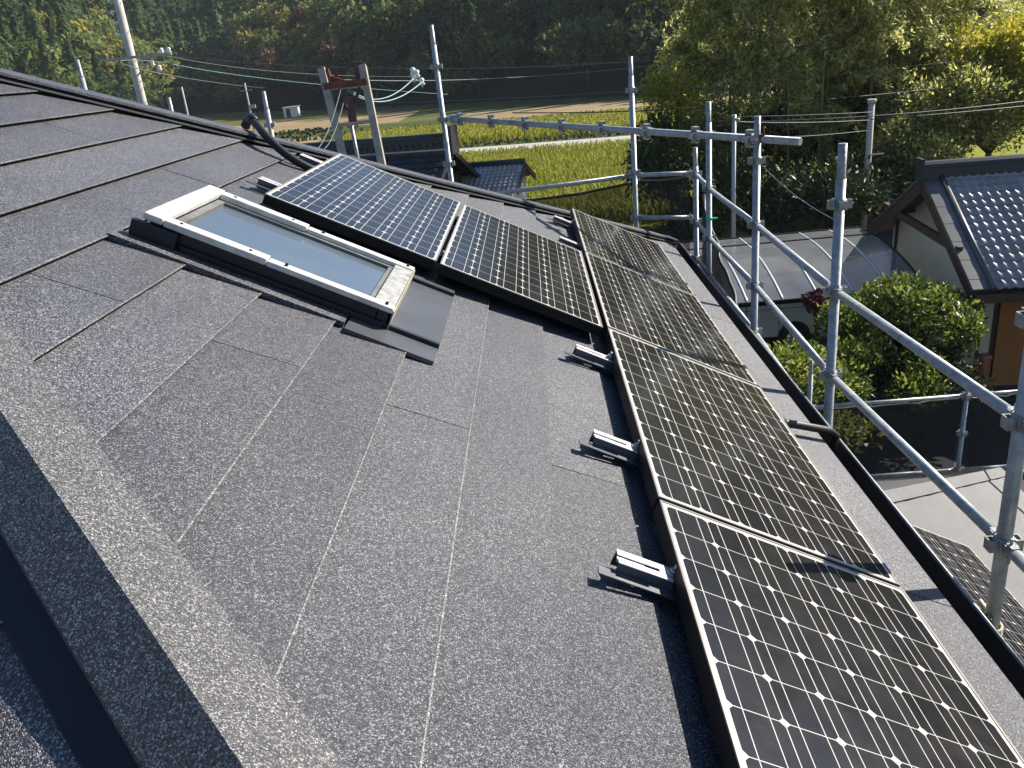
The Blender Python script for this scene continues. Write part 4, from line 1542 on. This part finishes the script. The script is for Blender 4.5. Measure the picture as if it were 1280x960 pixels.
def wire(pts, r, mt, label, group='overhead wires across the valley', n=26):
    p = [at(*q_) for q_ in pts]
    cv = []
    if len(p) == 2:
        cv = [p[0].lerp(p[1], s) - Z * .0 for s in np.linspace(0, 1, n)]
    else:
        tm = (pts[1][0] - pts[0][0]) / (pts[2][0] - pts[0][0])
        for s in np.linspace(0, 1, n):
            s = float(s)
            la = (s - tm) * (s - 1) / (tm)
            lb = s * (s - 1) / (tm * (tm - 1))
            lc = s * (s - tm) / (1 - tm)
            cv.append(p[0] * la + p[1] * lb + p[2] * lc)
    mb = MB()
    mb.tube(cv, r, 6)
    tag(mb.build('overhead_wire', M[mt]), label, 'wire', group)


wire([(176, 66, 29), (545, 86, 30), (1330, 2, 33)], .011, 'wire_pale', 'topmost long wire, from the utility pole across the hill to the top right')
wire([(410, 99, 17), (527, 101, 20), (1330, 10, 33)], .011, 'wire_pale', 'long wire from the timber frame rising into the bamboo, second from the top')
wire([(470, 129, 26), (800, 113, 27), (1330, 60, 30)], .010, 'wire_pale', 'wire passing just above the slanting socketed pipe at the foot of the hill')
wire([(640, 141, 25), (900, 134, 26), (1330, 90, 30)], .018, 'wire', 'thick black cable across the bamboo above the service pole')
wire([(870, 152, 25), (1090, 145, 25.5), (1330, 120, 28)], .016, 'wire', 'black cable meeting the service pole top from the right')
wire([(870, 158, 25), (1090, 149, 25.5), (1330, 127, 28)], .016, 'wire', 'lower black cable meeting the service pole from the right')
wire([(900, 146, 24), (1000, 144, 24.5), (1090, 140, 25.5)], .010, 'wire_pale', 'thin cable from the slim pole to the service pole, uppermost')
wire([(920, 152, 21), (1010, 153, 23), (1088, 150, 25.5)], .010, 'wire_pale', 'thin cable from the slim pole to the service pole, middle one')
wire([(920, 172, 21), (1010, 170, 23), (1086, 163, 25.5)], .010, 'wire', 'thin sagging cable from the slim pole to the service pole, lowest')
wire([(207, 78, 29), (300, 107, 60), (332, 110, 110)], .012, 'wire_pale', 'wire from the crossarm to the distant utility pole')
wire([(214, 80, 29), (330, 98, 40), (560, 118, 60)], .012, 'wire_teal', 'teal cable from the crossarm sagging behind the timber frame')
wire([(200, 68, 29), (330, 88, 36), (520, 96, 44)], .010, 'wire_pale', 'wire from the utility pole ending behind the tallest scaffold pole')
wire([(434, 113, 16.4), (480, 127, 17), (527, 103, 18)], .016, 'wire_teal', 'pale teal jumper cable looping from the timber frame, lower one')
wire([(436, 111, 16.4), (474, 124, 17), (517, 98, 18)], .014, 'wire_teal', 'pale teal jumper cable looping from the timber frame, upper one')
wire([(427, 108, 16.4), (415, 150, 15), (385, 186, 13)], .008, 'wire_pale', 'stay wire left of the timber frame, outer one', 'stays of the timber frame')
wire([(432, 118, 16.4), (420, 160, 15.5), (405, 186, 14)], .008, 'wire_pale', 'stay wire left of the timber frame, inner one', 'stays of the timber frame')
for (x, y), lab in (((517, 97), 'left of the lower pair'), ((527, 102), 'right of the lower pair'), ((516, 89), 'left of the upper pair'), ((521, 92), 'right of the upper pair')):
    p = at(x, y, 18.2)
    t = thing('insulator', p, 'white porcelain insulator on the wires by the tall scaffold pole, ' + lab, 'insulator', 'insulators on the wires')
    mb = MB()
    mb.tube([p - Z * .09, p - Z * .05, p, p + Z * .04, p + Z * .08], [.03, .075, .04, .07, .03], 10)
    mb.build('porcelain', M['ceramic'], t)
    mb = MB()
    mb.tube([p - Z * .14, p - Z * .09], .015, 6)
    mb.build('pin', M['galv_old'], t)
mb = MB()
mb.tube([Vector((SX + .03, PY[3], .36)).lerp(Vector((SX, PY[4] + .02, .27)), s) - Z * .035 * s * (1 - s) * 4 for s in [i / 16 for i in range(17)]], .0022, 6)
tag(mb.build('tie_wire', M['wire_pale']), 'thin slack wire between two eave scaffold poles', 'wire')

# ================================================================== VEGETATION
def plant_proto(name, V, mt, trunk=None):
    return fast_mesh(name, V, quads(len(V) // 4), [mt])


def bamboo_proto(i):
    rng = np.random.default_rng(100 + i)
    h = 15.6 + rng.uniform(-1.2, 1.4)
    a = rng.uniform(0, 6.28)
    dirn = np.array([math.cos(a), math.sin(a)])
    bend = rng.uniform(1.2, 2.6)
    P = lambda s: np.array([dirn[0] * bend * s ** 2.6, dirn[1] * bend * s ** 2.6, h * (s - .06 * s ** 5)])
    mb = MB()
    mb.tube([P(s) for s in np.linspace(0, 1, 12)], [.055 * (1 - .85 * s) for s in np.linspace(0, 1, 12)], 8)
    C, D = [], []
    for k in range(17):                      # plumes: bundles of drooping sprays on one side of the culm
        s = min(1.0, .22 + .80 * ((k + rng.uniform(0, .9)) / 17) ** .8)
        a0 = rng.uniform(0, 6.28)
        rad = 2.1 * min(1, (1.05 - s) * 1.6 + .28) * (.62 if s < .42 else 1)
        for b in range(7 if s > .45 else 4):
            aa = a0 + rng.normal() * .45
            o = np.array([math.cos(aa), math.sin(aa), .45 + rng.normal() * .15])
            c0 = P(max(0, s - rng.uniform(0, .05)))
            ln = rad * rng.uniform(.55, 1.1)
            n = int((44 if s > .5 else 70) * ln) + 10
            t_ = rng.random((n, 1)) ** .75
            pts = c0 + o * ln * t_ + np.array([0, 0, -.9]) * ln * t_ ** 2.2 + rng.normal(size=(n, 3)) * np.array([.08, .08, .11]) * (.45 + t_)
            C.append(pts)
            D.append(np.tile(o * .45 + np.array([0, 0, -.5]), (n, 1)))
    C, D = np.concatenate(C), np.concatenate(D)
    V = leaves(C, .21, .054, .35, .2, D, rng)
    fo = fast_mesh('bamboo_foliage', V, quads(len(C)), [M['l_bamboo']])
    return mb, fo


def make_tree(name, label, cat, group, mb, trunk_mat, fmesh, part='crown', tpart='trunk'):
    t = thing(name, (0, 0, 0), label, cat, group)
    mb.build(tpart, trunk_mat, t)
    o = bpy.data.objects.new(part, fmesh)
    COL.objects.link(o)
    o.parent = t
    return t


BL = 'tall feathery bamboo in the dense grove beyond the car shelter'
BG = 'bamboos of the grove'
protos = []
for i in range(5):
    b_, f_ = bamboo_proto(i)
    protos.append(make_tree('bamboo', BL, 'bamboo', BG, b_, M['culm'], f_, 'foliage', 'culm'))
rng = np.random.default_rng(11)
spots = []
for cx_, cy_, n, rr_, row in ((6.9, 29.9, 5, 1.1, 1.06), (9.6, 30.0, 5, 1.1, .98), (12.0, 31.0, 5, 1.2, .86), (14.4, 32.6, 5, 1.3, .78), (17.2, 35.4, 5, 1.5, .70)):
    for k in range(n):
        a = 6.28 * (k + rng.uniform(-.3, .3)) / n
        spots.append((cx_ + rr_ * math.cos(a), cy_ + rr_ * math.sin(a), row))
for i, (x, y, row) in enumerate(spots):
    p = protos[i % 5]
    o = p if i < 5 else copy_tree(p)
    o.location = (x, y, ZG)
    o.rotation_euler.z = rng.uniform(0, 6.28)
    s = rng.uniform(.88, 1.08)
    o.scale = (s * 1.12, s * 1.12, s * row)


def shrub_mesh(name, centres, radii, per, L, W, mt, seed, shell=.6, flat=.8, up=.5):
    rng = np.random.default_rng(seed)
    C, D = clump_points(centres, radii, per, shell, flat, rng)
    return fast_mesh(name, leaves(C, L, W, 0, up, D * .9 + np.array([0, 0, .3]), rng), quads(len(C)), [mt])


def limbs(h, ends, r=.06):
    mb = MB()
    mb.tube([(0, 0, 0), (0, .02, h * .5), (0, 0, h)], [r, r * .8, r * .6], 8)
    for e in ends: mb.tube([(0, 0, h * .7), tuple(Vector((0, 0, h)).lerp(Vector(e), .5) + Z * .05), e], [r * .5, r * .35, r * .15], 6)
    return mb


def shrub(name, at_, lab, cat, centres, radii, mt, per=900, L=.10, W=.045, seed=1, group=None, shell=.6, flat=.8):
    b_ = limbs(max(.25, min(c[2] for c in centres)), centres, .05)
    fm = shrub_mesh('leaves', centres, radii, per, L, W, M[mt], seed, shell, flat)
    t = make_tree(name, lab, cat, group, b_, M['bark'], fm, 'leaf_mass', 'stem')
    t.location = at_
    return t


def lump(n, R_, zc, rr, seed, flat=.7):
    rng = np.random.default_rng(seed)
    C, rad = [], []
    for k in range(n):
        d_ = rng.normal(size=3)
        d_ /= np.linalg.norm(d_)
        d_[2] = abs(d_[2]) * 1.1 - .25
        C.append((d_[0] * R_[0], d_[1] * R_[1], zc + d_[2] * R_[2]))
        rad.append(rr * rng.uniform(.75, 1.25))
    return C, rad


p = atY(1128, 400, 12.4)
C, rd = lump(34, (1.12, .9, .62), p.z - ZG, .36, 3)
shrub('clipped_shrub', (p.x, p.y, ZG), 'large rounded glossy shrub with pale new shoots in front of the cream house', 'shrub', C, rd, 'l_shrub', 2300, .105, .04, 3)
p = atY(1090, 470, 11.2)
C, rd = lump(28, (1.0, .7, .45), p.z - ZG, .33, 4)
shrub('clipped_shrub', (p.x, p.y, ZG), 'darker spreading shrub under the large rounded one, above the mesh screen', 'shrub', C, rd, 'l_shrub', 2100, .10, .04, 4)
p = atY(985, 472, 10.6)
C, rd = lump(24, (.78, .6, .42), p.z - ZG, .29, 5)
shrub('clipped_shrub', (p.x, p.y, ZG), 'leafy shrub left of the close scaffold pole, in front of the van wheel', 'shrub', C, rd, 'l_shrub', 2300, .10, .04, 5)
p = atY(1160, 478, 11.4)
C, rd = lump(20, (.75, .7, .5), p.z - ZG, .33, 6)
shrub('garden_shrub', (p.x, p.y, ZG), 'dark shaded shrub beside the low brick wall', 'shrub', C, rd, 'l_dark', 1500, .11, .05, 6)
p = atY(1022, 378, 13.9)
C, rd = lump(9, (.26, .26, .16), p.z - ZG, .15, 7)
shrub('maroon_shrub', (p.x, p.y, ZG), 'small maroon leaved shrub at the corner of the car shelter', 'shrub', C, rd, 'l_red', 2600, .10, .05, 7)
p = atY(1050, 560, 8.2)
C, rd = lump(14, (.5, .5, .45), p.z - ZG, .28, 8)
shrub('garden_shrub', (p.x, p.y, ZG), 'sparse shrub seen through the black mesh screen', 'shrub', C, rd, 'l_shrub', 900, .10, .04, 8)
p = atY(1190, 405, 13.6)
C, rd = lump(10, (.35, .3, .3), p.z - ZG - .1, .22, 9)
shrub('garden_shrub', (p.x, p.y, ZG), 'little leafy plant by the dark timber gate', 'shrub', C, rd, 'l_dark', 1200, .10, .05, 9)

# yellow green trees at right, undergrowth at the foot of the grove
TG = 'yellow green trees behind the tiled house'
tr = []
for i, (px_, py_, Y, R_, n, rr, mt, lab) in enumerate((
        (1245, 115, 31.5, (3.0, 2.6, 2.6), 46, 1.0, 'l_broad', 'bright yellow green broadleaf tree above the right end of the tiled roof'),
        (1175, 165, 29.5, (2.2, 2.0, 2.3), 34, .85, 'l_bamboo', 'pale olive tree between the bamboo and the tiled roof ridge'),
        (1130, 205, 28.2, (1.6, 1.5, 1.6), 24, .75, 'l_bamboo', 'low olive bush behind the left gable corner of the tiled house'),
        (1330, 120, 34.0, (3.5, 3.0, 3.2), 40, 1.1, 'l_broad', 'yellowing broadleaf tree at the right photo edge behind the roof'))):
    p = atY(px_, py_, Y)
    C, rd = lump(n, R_, p.z - ZG, rr, 20 + i)
    b_ = limbs((p.z - ZG) * .6, C[:10], .16)
    fm = shrub_mesh('crown', C, rd, 760, .155, .07, M[mt], 20 + i, .45, .85)
    t = make_tree('broadleaf_tree', lab, 'tree', TG, b_, M['bark'], fm)
    t.location = (p.x, p.y, ZG)
p = atY(838, 170, 27.5)
C, rd = lump(20, (.7, .7, 2.6), p.z - ZG, .55, 31)
b_ = limbs((p.z - ZG) * .7, C[:6], .08)
fm = shrub_mesh('crown', C, rd, 560, .15, .06, M['l_broad'], 31, .3, .9)
t = make_tree('broadleaf_tree', 'slender yellow green tree at the left edge of the bamboo grove', 'tree', TG, b_, M['bark'], fm)
t.location = (p.x, p.y, ZG)
for i, (px_, py_, Y, R_, lab) in enumerate(((860, 215, 26.6, (1.9, 1.2, 1.9), 'dark bush bulging out of the left foot of the bamboo grove'),
                                            (950, 262, 25.2, (2.2, 1.0, 1.2), 'dark undergrowth bush behind the slim grey pole'),
                                            (1035, 262, 25.4, (2.2, 1.0, 1.2), 'dark undergrowth bush left of the pale service pole'),
                                            (1098, 236, 27.2, (1.2, 1.0, 1.1), 'dark bush just right of the pale service pole'))):
    p = atY(px_, py_, Y)
    C, rd = lump(22, R_, p.z - ZG, .75, 40 + i)
    b_ = limbs(max(.4, (p.z - ZG) * .6), C[:8], .07)
    fm = shrub_mesh('leaf_mass', C, rd, 420, .20, .08, M['l_dark'], 40 + i, .4, .85)
    t = make_tree('undergrowth_bush', lab, 'bush', 'bushes at the foot of the bamboo', b_, M['bark'], fm, 'leaf_mass', 'stem')
    t.location = (p.x, p.y, ZG)


for i, (x_, y_, R_, zc_, lab) in enumerate(((7.6, 32.2, (1.9, 1.2, 2.3), 2.6, 'dark evergreen thicket tree deep in the left part of the grove'),
                                            (10.6, 33.0, (2.0, 1.2, 2.5), 2.8, 'dark evergreen thicket tree deep behind the slim grey pole'),
                                            (13.4, 33.0, (1.8, 1.1, 2.1), 2.5, 'dark evergreen thicket tree deep behind the pale service pole'),
                                            (15.8, 33.6, (2.0, 1.2, 2.3), 2.6, 'dark evergreen thicket tree behind the gable of the tiled house'))):
    C, rd = lump(26, R_, zc_, .85, 60 + i)
    b_ = limbs(zc_ * .6, C[:8], .09)
    fm = shrub_mesh('crown', C, rd, 300, .22, .09, M['l_dark'], 60 + i, .35, .9)
    t = make_tree('evergreen_tree', lab, 'tree', 'dark evergreens inside the grove', b_, M['bark'], fm)
    t.location = (x_, y_, ZG)


# ---- wooded hillside
def hill_proto(kind, seed, nq):
    rng = np.random.default_rng(seed)
    if kind == 'conifer':
        h = 12.0
        s = rng.random(nq) ** .75
        z = h * (.08 + .92 * s)
        r = 2.3 * (1 - s) ** .75 * (.75 + .25 * np.sin(s * 34 + rng.random() * 6)) + .12
        a = rng.uniform(0, 2 * np.pi, nq)
        rr = r * (.55 + .45 * rng.random(nq) ** .5)
        C = np.stack([np.cos(a) * rr, np.sin(a) * rr, z - .15 * rr], -1)
        D = np.stack([np.cos(a), np.sin(a), -.25 + 0 * a], -1)
        k = math.sqrt(520 / nq)
        return leaves(C, .95 * k, .42 * k, .1, .4, D, rng)
    h = 8.0
    C, rd = [], []
    for k in range(15):
        d_ = rng.normal(size=3)
        d_ /= np.linalg.norm(d_)
        C.append((d_[0] * 2.3, d_[1] * 2.3, h * .62 + d_[2] * 2.1))
        rd.append(rng.uniform(.9, 1.7))
    P, D = clump_points(C, rd, nq / sum(r * r for r in rd), .55, .8, rng)
    k = math.sqrt(520 / nq)
    return leaves(P, .75 * k, .5 * k, 0, .5, D, rng)


KINDS = {'cedar': ('conifer', 'f_cedar', 'dark conical cedar among the trees of the far hillside'),
         'oak': ('broad', 'f_green', 'round green broadleaf tree among the trees of the far hillside'),
         'yellow': ('broad', 'f_yellow', 'yellowing broadleaf tree among the trees of the far hillside'),
         'pale': ('broad', 'f_pale', 'greyish brown half bare tree among the trees of the far hillside'),
         'rust': ('broad', 'f_rust', 'russet autumn tree standing out on the far hillside')}
rng = np.random.default_rng(77)
cand = []
for gx_ in np.arange(-260, 250, 6.0):
    for gy_ in np.arange(40, 400, 6.0):
        x, y = gx_ + rng.uniform(-1.9, 1.9), gy_ + rng.uniform(-1.9, 1.9)
        cand.append((x, y))
cand = np.array(cand)
hh, dd_ = hill_height(cand[:, 0], cand[:, 1])
az = np.degrees(np.arctan2(cand[:, 0] - CW.x, cand[:, 1] - CW.y))
keep = (dd_ > .5) & (dd_ < 95) & (az > -34) & (az < 62)
cand, hh, dd_, az = cand[keep], hh[keep], dd_[keep], az[keep]
dist = np.hypot(cand[:, 0] - CW.x, cand[:, 1] - CW.y)
kn = []
for (x, y), d_ in zip(cand, dd_):
    f_ = math.sin(x * .045 + 1.3) + math.cos(y * .05 + x * .02) + rng.normal() * .55
    if d_ < 7: k = rng.choice(['oak', 'pale', 'rust', 'yellow', 'cedar'], p=[.56, .08, .04, .10, .22])
    elif f_ > .15: k = 'cedar'
    elif f_ > -.6: k = rng.choice(['oak', 'yellow', 'cedar'], p=[.62, .16, .22])
    else: k = rng.choice(['oak', 'yellow', 'pale', 'rust'], p=[.58, .28, .10, .04])
    kn.append(k)
kn = np.array(kn)
order = np.argsort(dist - 40 * (dd_ < 10) + 900 * (az > 30))
N_THINGS = 190
first = {}
things_idx = set(order[:N_THINGS].tolist())
tm = MB()
tm.tube([(0, 0, -.5), (0, 0, 5)], [.25, .12], 6)
meshes = {}
for k, (shape, mt, lab) in KINDS.items():
    meshes[k] = [fast_mesh(k + '_crown', hill_proto(shape, 300 + j + 7 * len(k), 900), quads(len(hill_proto(shape, 300 + j + 7 * len(k), 900)) // 4), [M[mt]]) for j in range(2)]
NAME = {'cedar': 'cedar_tree', 'oak': 'hill_tree', 'yellow': 'yellowing_tree', 'pale': 'half_bare_tree', 'rust': 'autumn_tree'}
bulk = {k: [] for k in KINDS}
lowp = {k: [hill_proto(KINDS[k][0], 500 + j + 11 * len(k), 330).reshape(-1, 3) for j in range(3)] for k in KINDS}
for i in range(len(cand)):
    k = kn[i]
    x, y = cand[i]
    s = rng.uniform(.95, 1.6) * (.72 if dd_[i] < 8 else 1.0)
    r_ = rng.uniform(0, 6.28)
    if i in things_idx:
        j = int(rng.integers(0, 2))
        if (k, j) not in first:
            t = thing(NAME[k], (0, 0, 0), KINDS[k][2], 'tree', KINDS[k][2].replace(' among', 's among').replace(' standing', 's standing'))
            tm.build('trunk', M['bark'], t)
            o = bpy.data.objects.new('crown', meshes[k][j])
            COL.objects.link(o)
            o.parent = t
            first[(k, j)] = t
        else:
            t = copy_tree(first[(k, j)])
        t.location = (x, y, ZG + hh[i])
        t.rotation_euler.z = r_
        t.scale = (s, s, s * rng.uniform(.85, 1.15))
    else:
        v = lowp[k][int(rng.integers(0, 3))] * s
        c_, s_ = math.cos(r_), math.sin(r_)
        w_ = np.empty_like(v)
        w_[:, 0] = v[:, 0] * c_ - v[:, 1] * s_ + x
        w_[:, 1] = v[:, 0] * s_ + v[:, 1] * c_ + y
        w_[:, 2] = v[:, 2] + ZG + hh[i]
        bulk[k].append(w_)
for (px_, py_, sc_, lab) in ((232, 72, 1.15, 'deep red autumn tree on the hillside right of the utility pole'),
                              (344, 80, 1.3, 'russet brown autumn tree on the hillside above the white hut'),
                              (418, 76, 1.3, 'brown and gold autumn tree on the hillside above the timber tower')):
    dr = ray(px_, py_)
    for t_ in np.arange(60, 420, 1.0):
        p = CW + dr * float(t_)
        hg, db_ = hill_height(np.array([p.x]), np.array([p.y]))
        if db_[0] > 0 and ZG + hg[0] + 6.0 * sc_ > p.z:
            break
    t = thing('autumn_tree', (p.x, p.y, ZG + float(hg[0]) + 1.0), lab, 'tree', 'autumn coloured trees standing out on the hillside')
    tb = MB()
    tb.tube([(p.x, p.y, ZG + hg[0] - .5), (p.x, p.y, ZG + hg[0] + 5)], [.25, .12], 6)
    tb.build('trunk', M['bark'], t)
    o = bpy.data.objects.new('crown', meshes['rust'][0])
    COL.objects.link(o)
    o.parent = t
    t.scale = (sc_, sc_, sc_)
allv, mi, mats = [], [], []
for n, k in enumerate(KINDS):
    mats.append(M[KINDS[k][1]])
    if bulk[k]:
        v = np.concatenate(bulk[k])
        allv.append(v)
        mi.append(np.full(len(v) // 4, n))
allv = np.concatenate(allv)
fo = bpy.data.objects.new('forest', fast_mesh('forest', allv, quads(len(allv) // 4), mats, np.concatenate(mi)))
COL.objects.link(fo)
tag(fo, 'mixed cedar and broadleaf forest covering the hillside', 'forest', None, 'stuff')

# ---- rice and weeds
rng = np.random.default_rng(9)


def tufts(name, x0, x1, y0, y1, step, hgt, nb, mt, label, keep=None, wd=.03, skew=-.17, jit=.16):
    xs, ys = np.meshgrid(np.arange(x0, x1, step), np.arange(y0, y1, step))
    P = np.stack([xs.ravel(), ys.ravel()], -1) + rng.normal(size=(xs.size, 2)) * step * jit
    P[:, 1] += skew * P[:, 0]
    if keep is not None: P = P[keep(P)]
    n = len(P)
    B = np.repeat(P, nb, 0)
    k = len(B)
    a = rng.uniform(0, 2 * np.pi, k)
    h = hgt * rng.uniform(.65, 1.2, k)
    sp = hgt * rng.uniform(.12, .5, k)
    c, s = np.cos(a), np.sin(a)
    V = np.zeros((k, 4, 3))
    b0 = np.stack([B[:, 0], B[:, 1], np.full(k, ZG)], -1)
    side = np.stack([-s, c, 0 * s], -1) * wd
    V[:, 0] = b0 - side
    V[:, 1] = b0 + side
    mid = b0 + np.stack([c * sp * .55, s * sp * .55, h], -1)
    V[:, 2] = mid + side * .8
    V[:, 3] = mid - side * .8
    tip = mid + np.stack([c * sp, s * sp, -h * .22], -1)
    V2 = np.zeros((k, 4, 3))
    V2[:, 0] = V[:, 3]
    V2[:, 1] = V[:, 2]
    V2[:, 2] = tip + side * .4
    V2[:, 3] = tip - side * .4
    V = np.concatenate([V.reshape(-1, 3), V2.reshape(-1, 3)])
    o = bpy.data.objects.new(name, fast_mesh(name, V, quads(len(V) // 4), [M[mt]]))
    COL.objects.link(o)
    return tag(o, label, 'plants', None, 'stuff')


tufts('ripe_rice', -9, 17, 33, 59, .27, .75, 4, 'rice_leaf', 'ripe yellow green rice standing in rows')
tufts('far_rice', -20, 32, 73, 89.5, .5, .75, 4, 'rice_leaf', 'ripe rice beyond the lane', None, .06)
tufts('verge_weeds', -16, 20, 59.5, 63.0, .35, .15, 5, 'weed', 'weeds on the lane verge', None, .05)
tufts('bank_weeds', -30, 30, 69.5, 72.2, .5, .22, 5, 'weed', 'weeds on the bank beyond the lane', None, .07, jit=.6)
tufts('field_edge_weeds', -45, 40, 90.5, 96.5, .6, .3, 6, 'weed', 'scrubby weeds along the edge of the stubble field', lambda P: rng.random(len(P)) < .45 + .5 * np.sin(P[:, 0] * .21 + P[:, 1]), .13, jit=.6)
tufts('left_weeds', -140, -14, 98, 109, .9, .3, 6, 'weed', 'weeds of the fields at left', lambda P: rng.random(len(P)) < .4 + .5 * np.sin(P[:, 0] * .11), .2, jit=.6)

for o in bpy.data.objects:
    if '_o' in o: del o['_o']
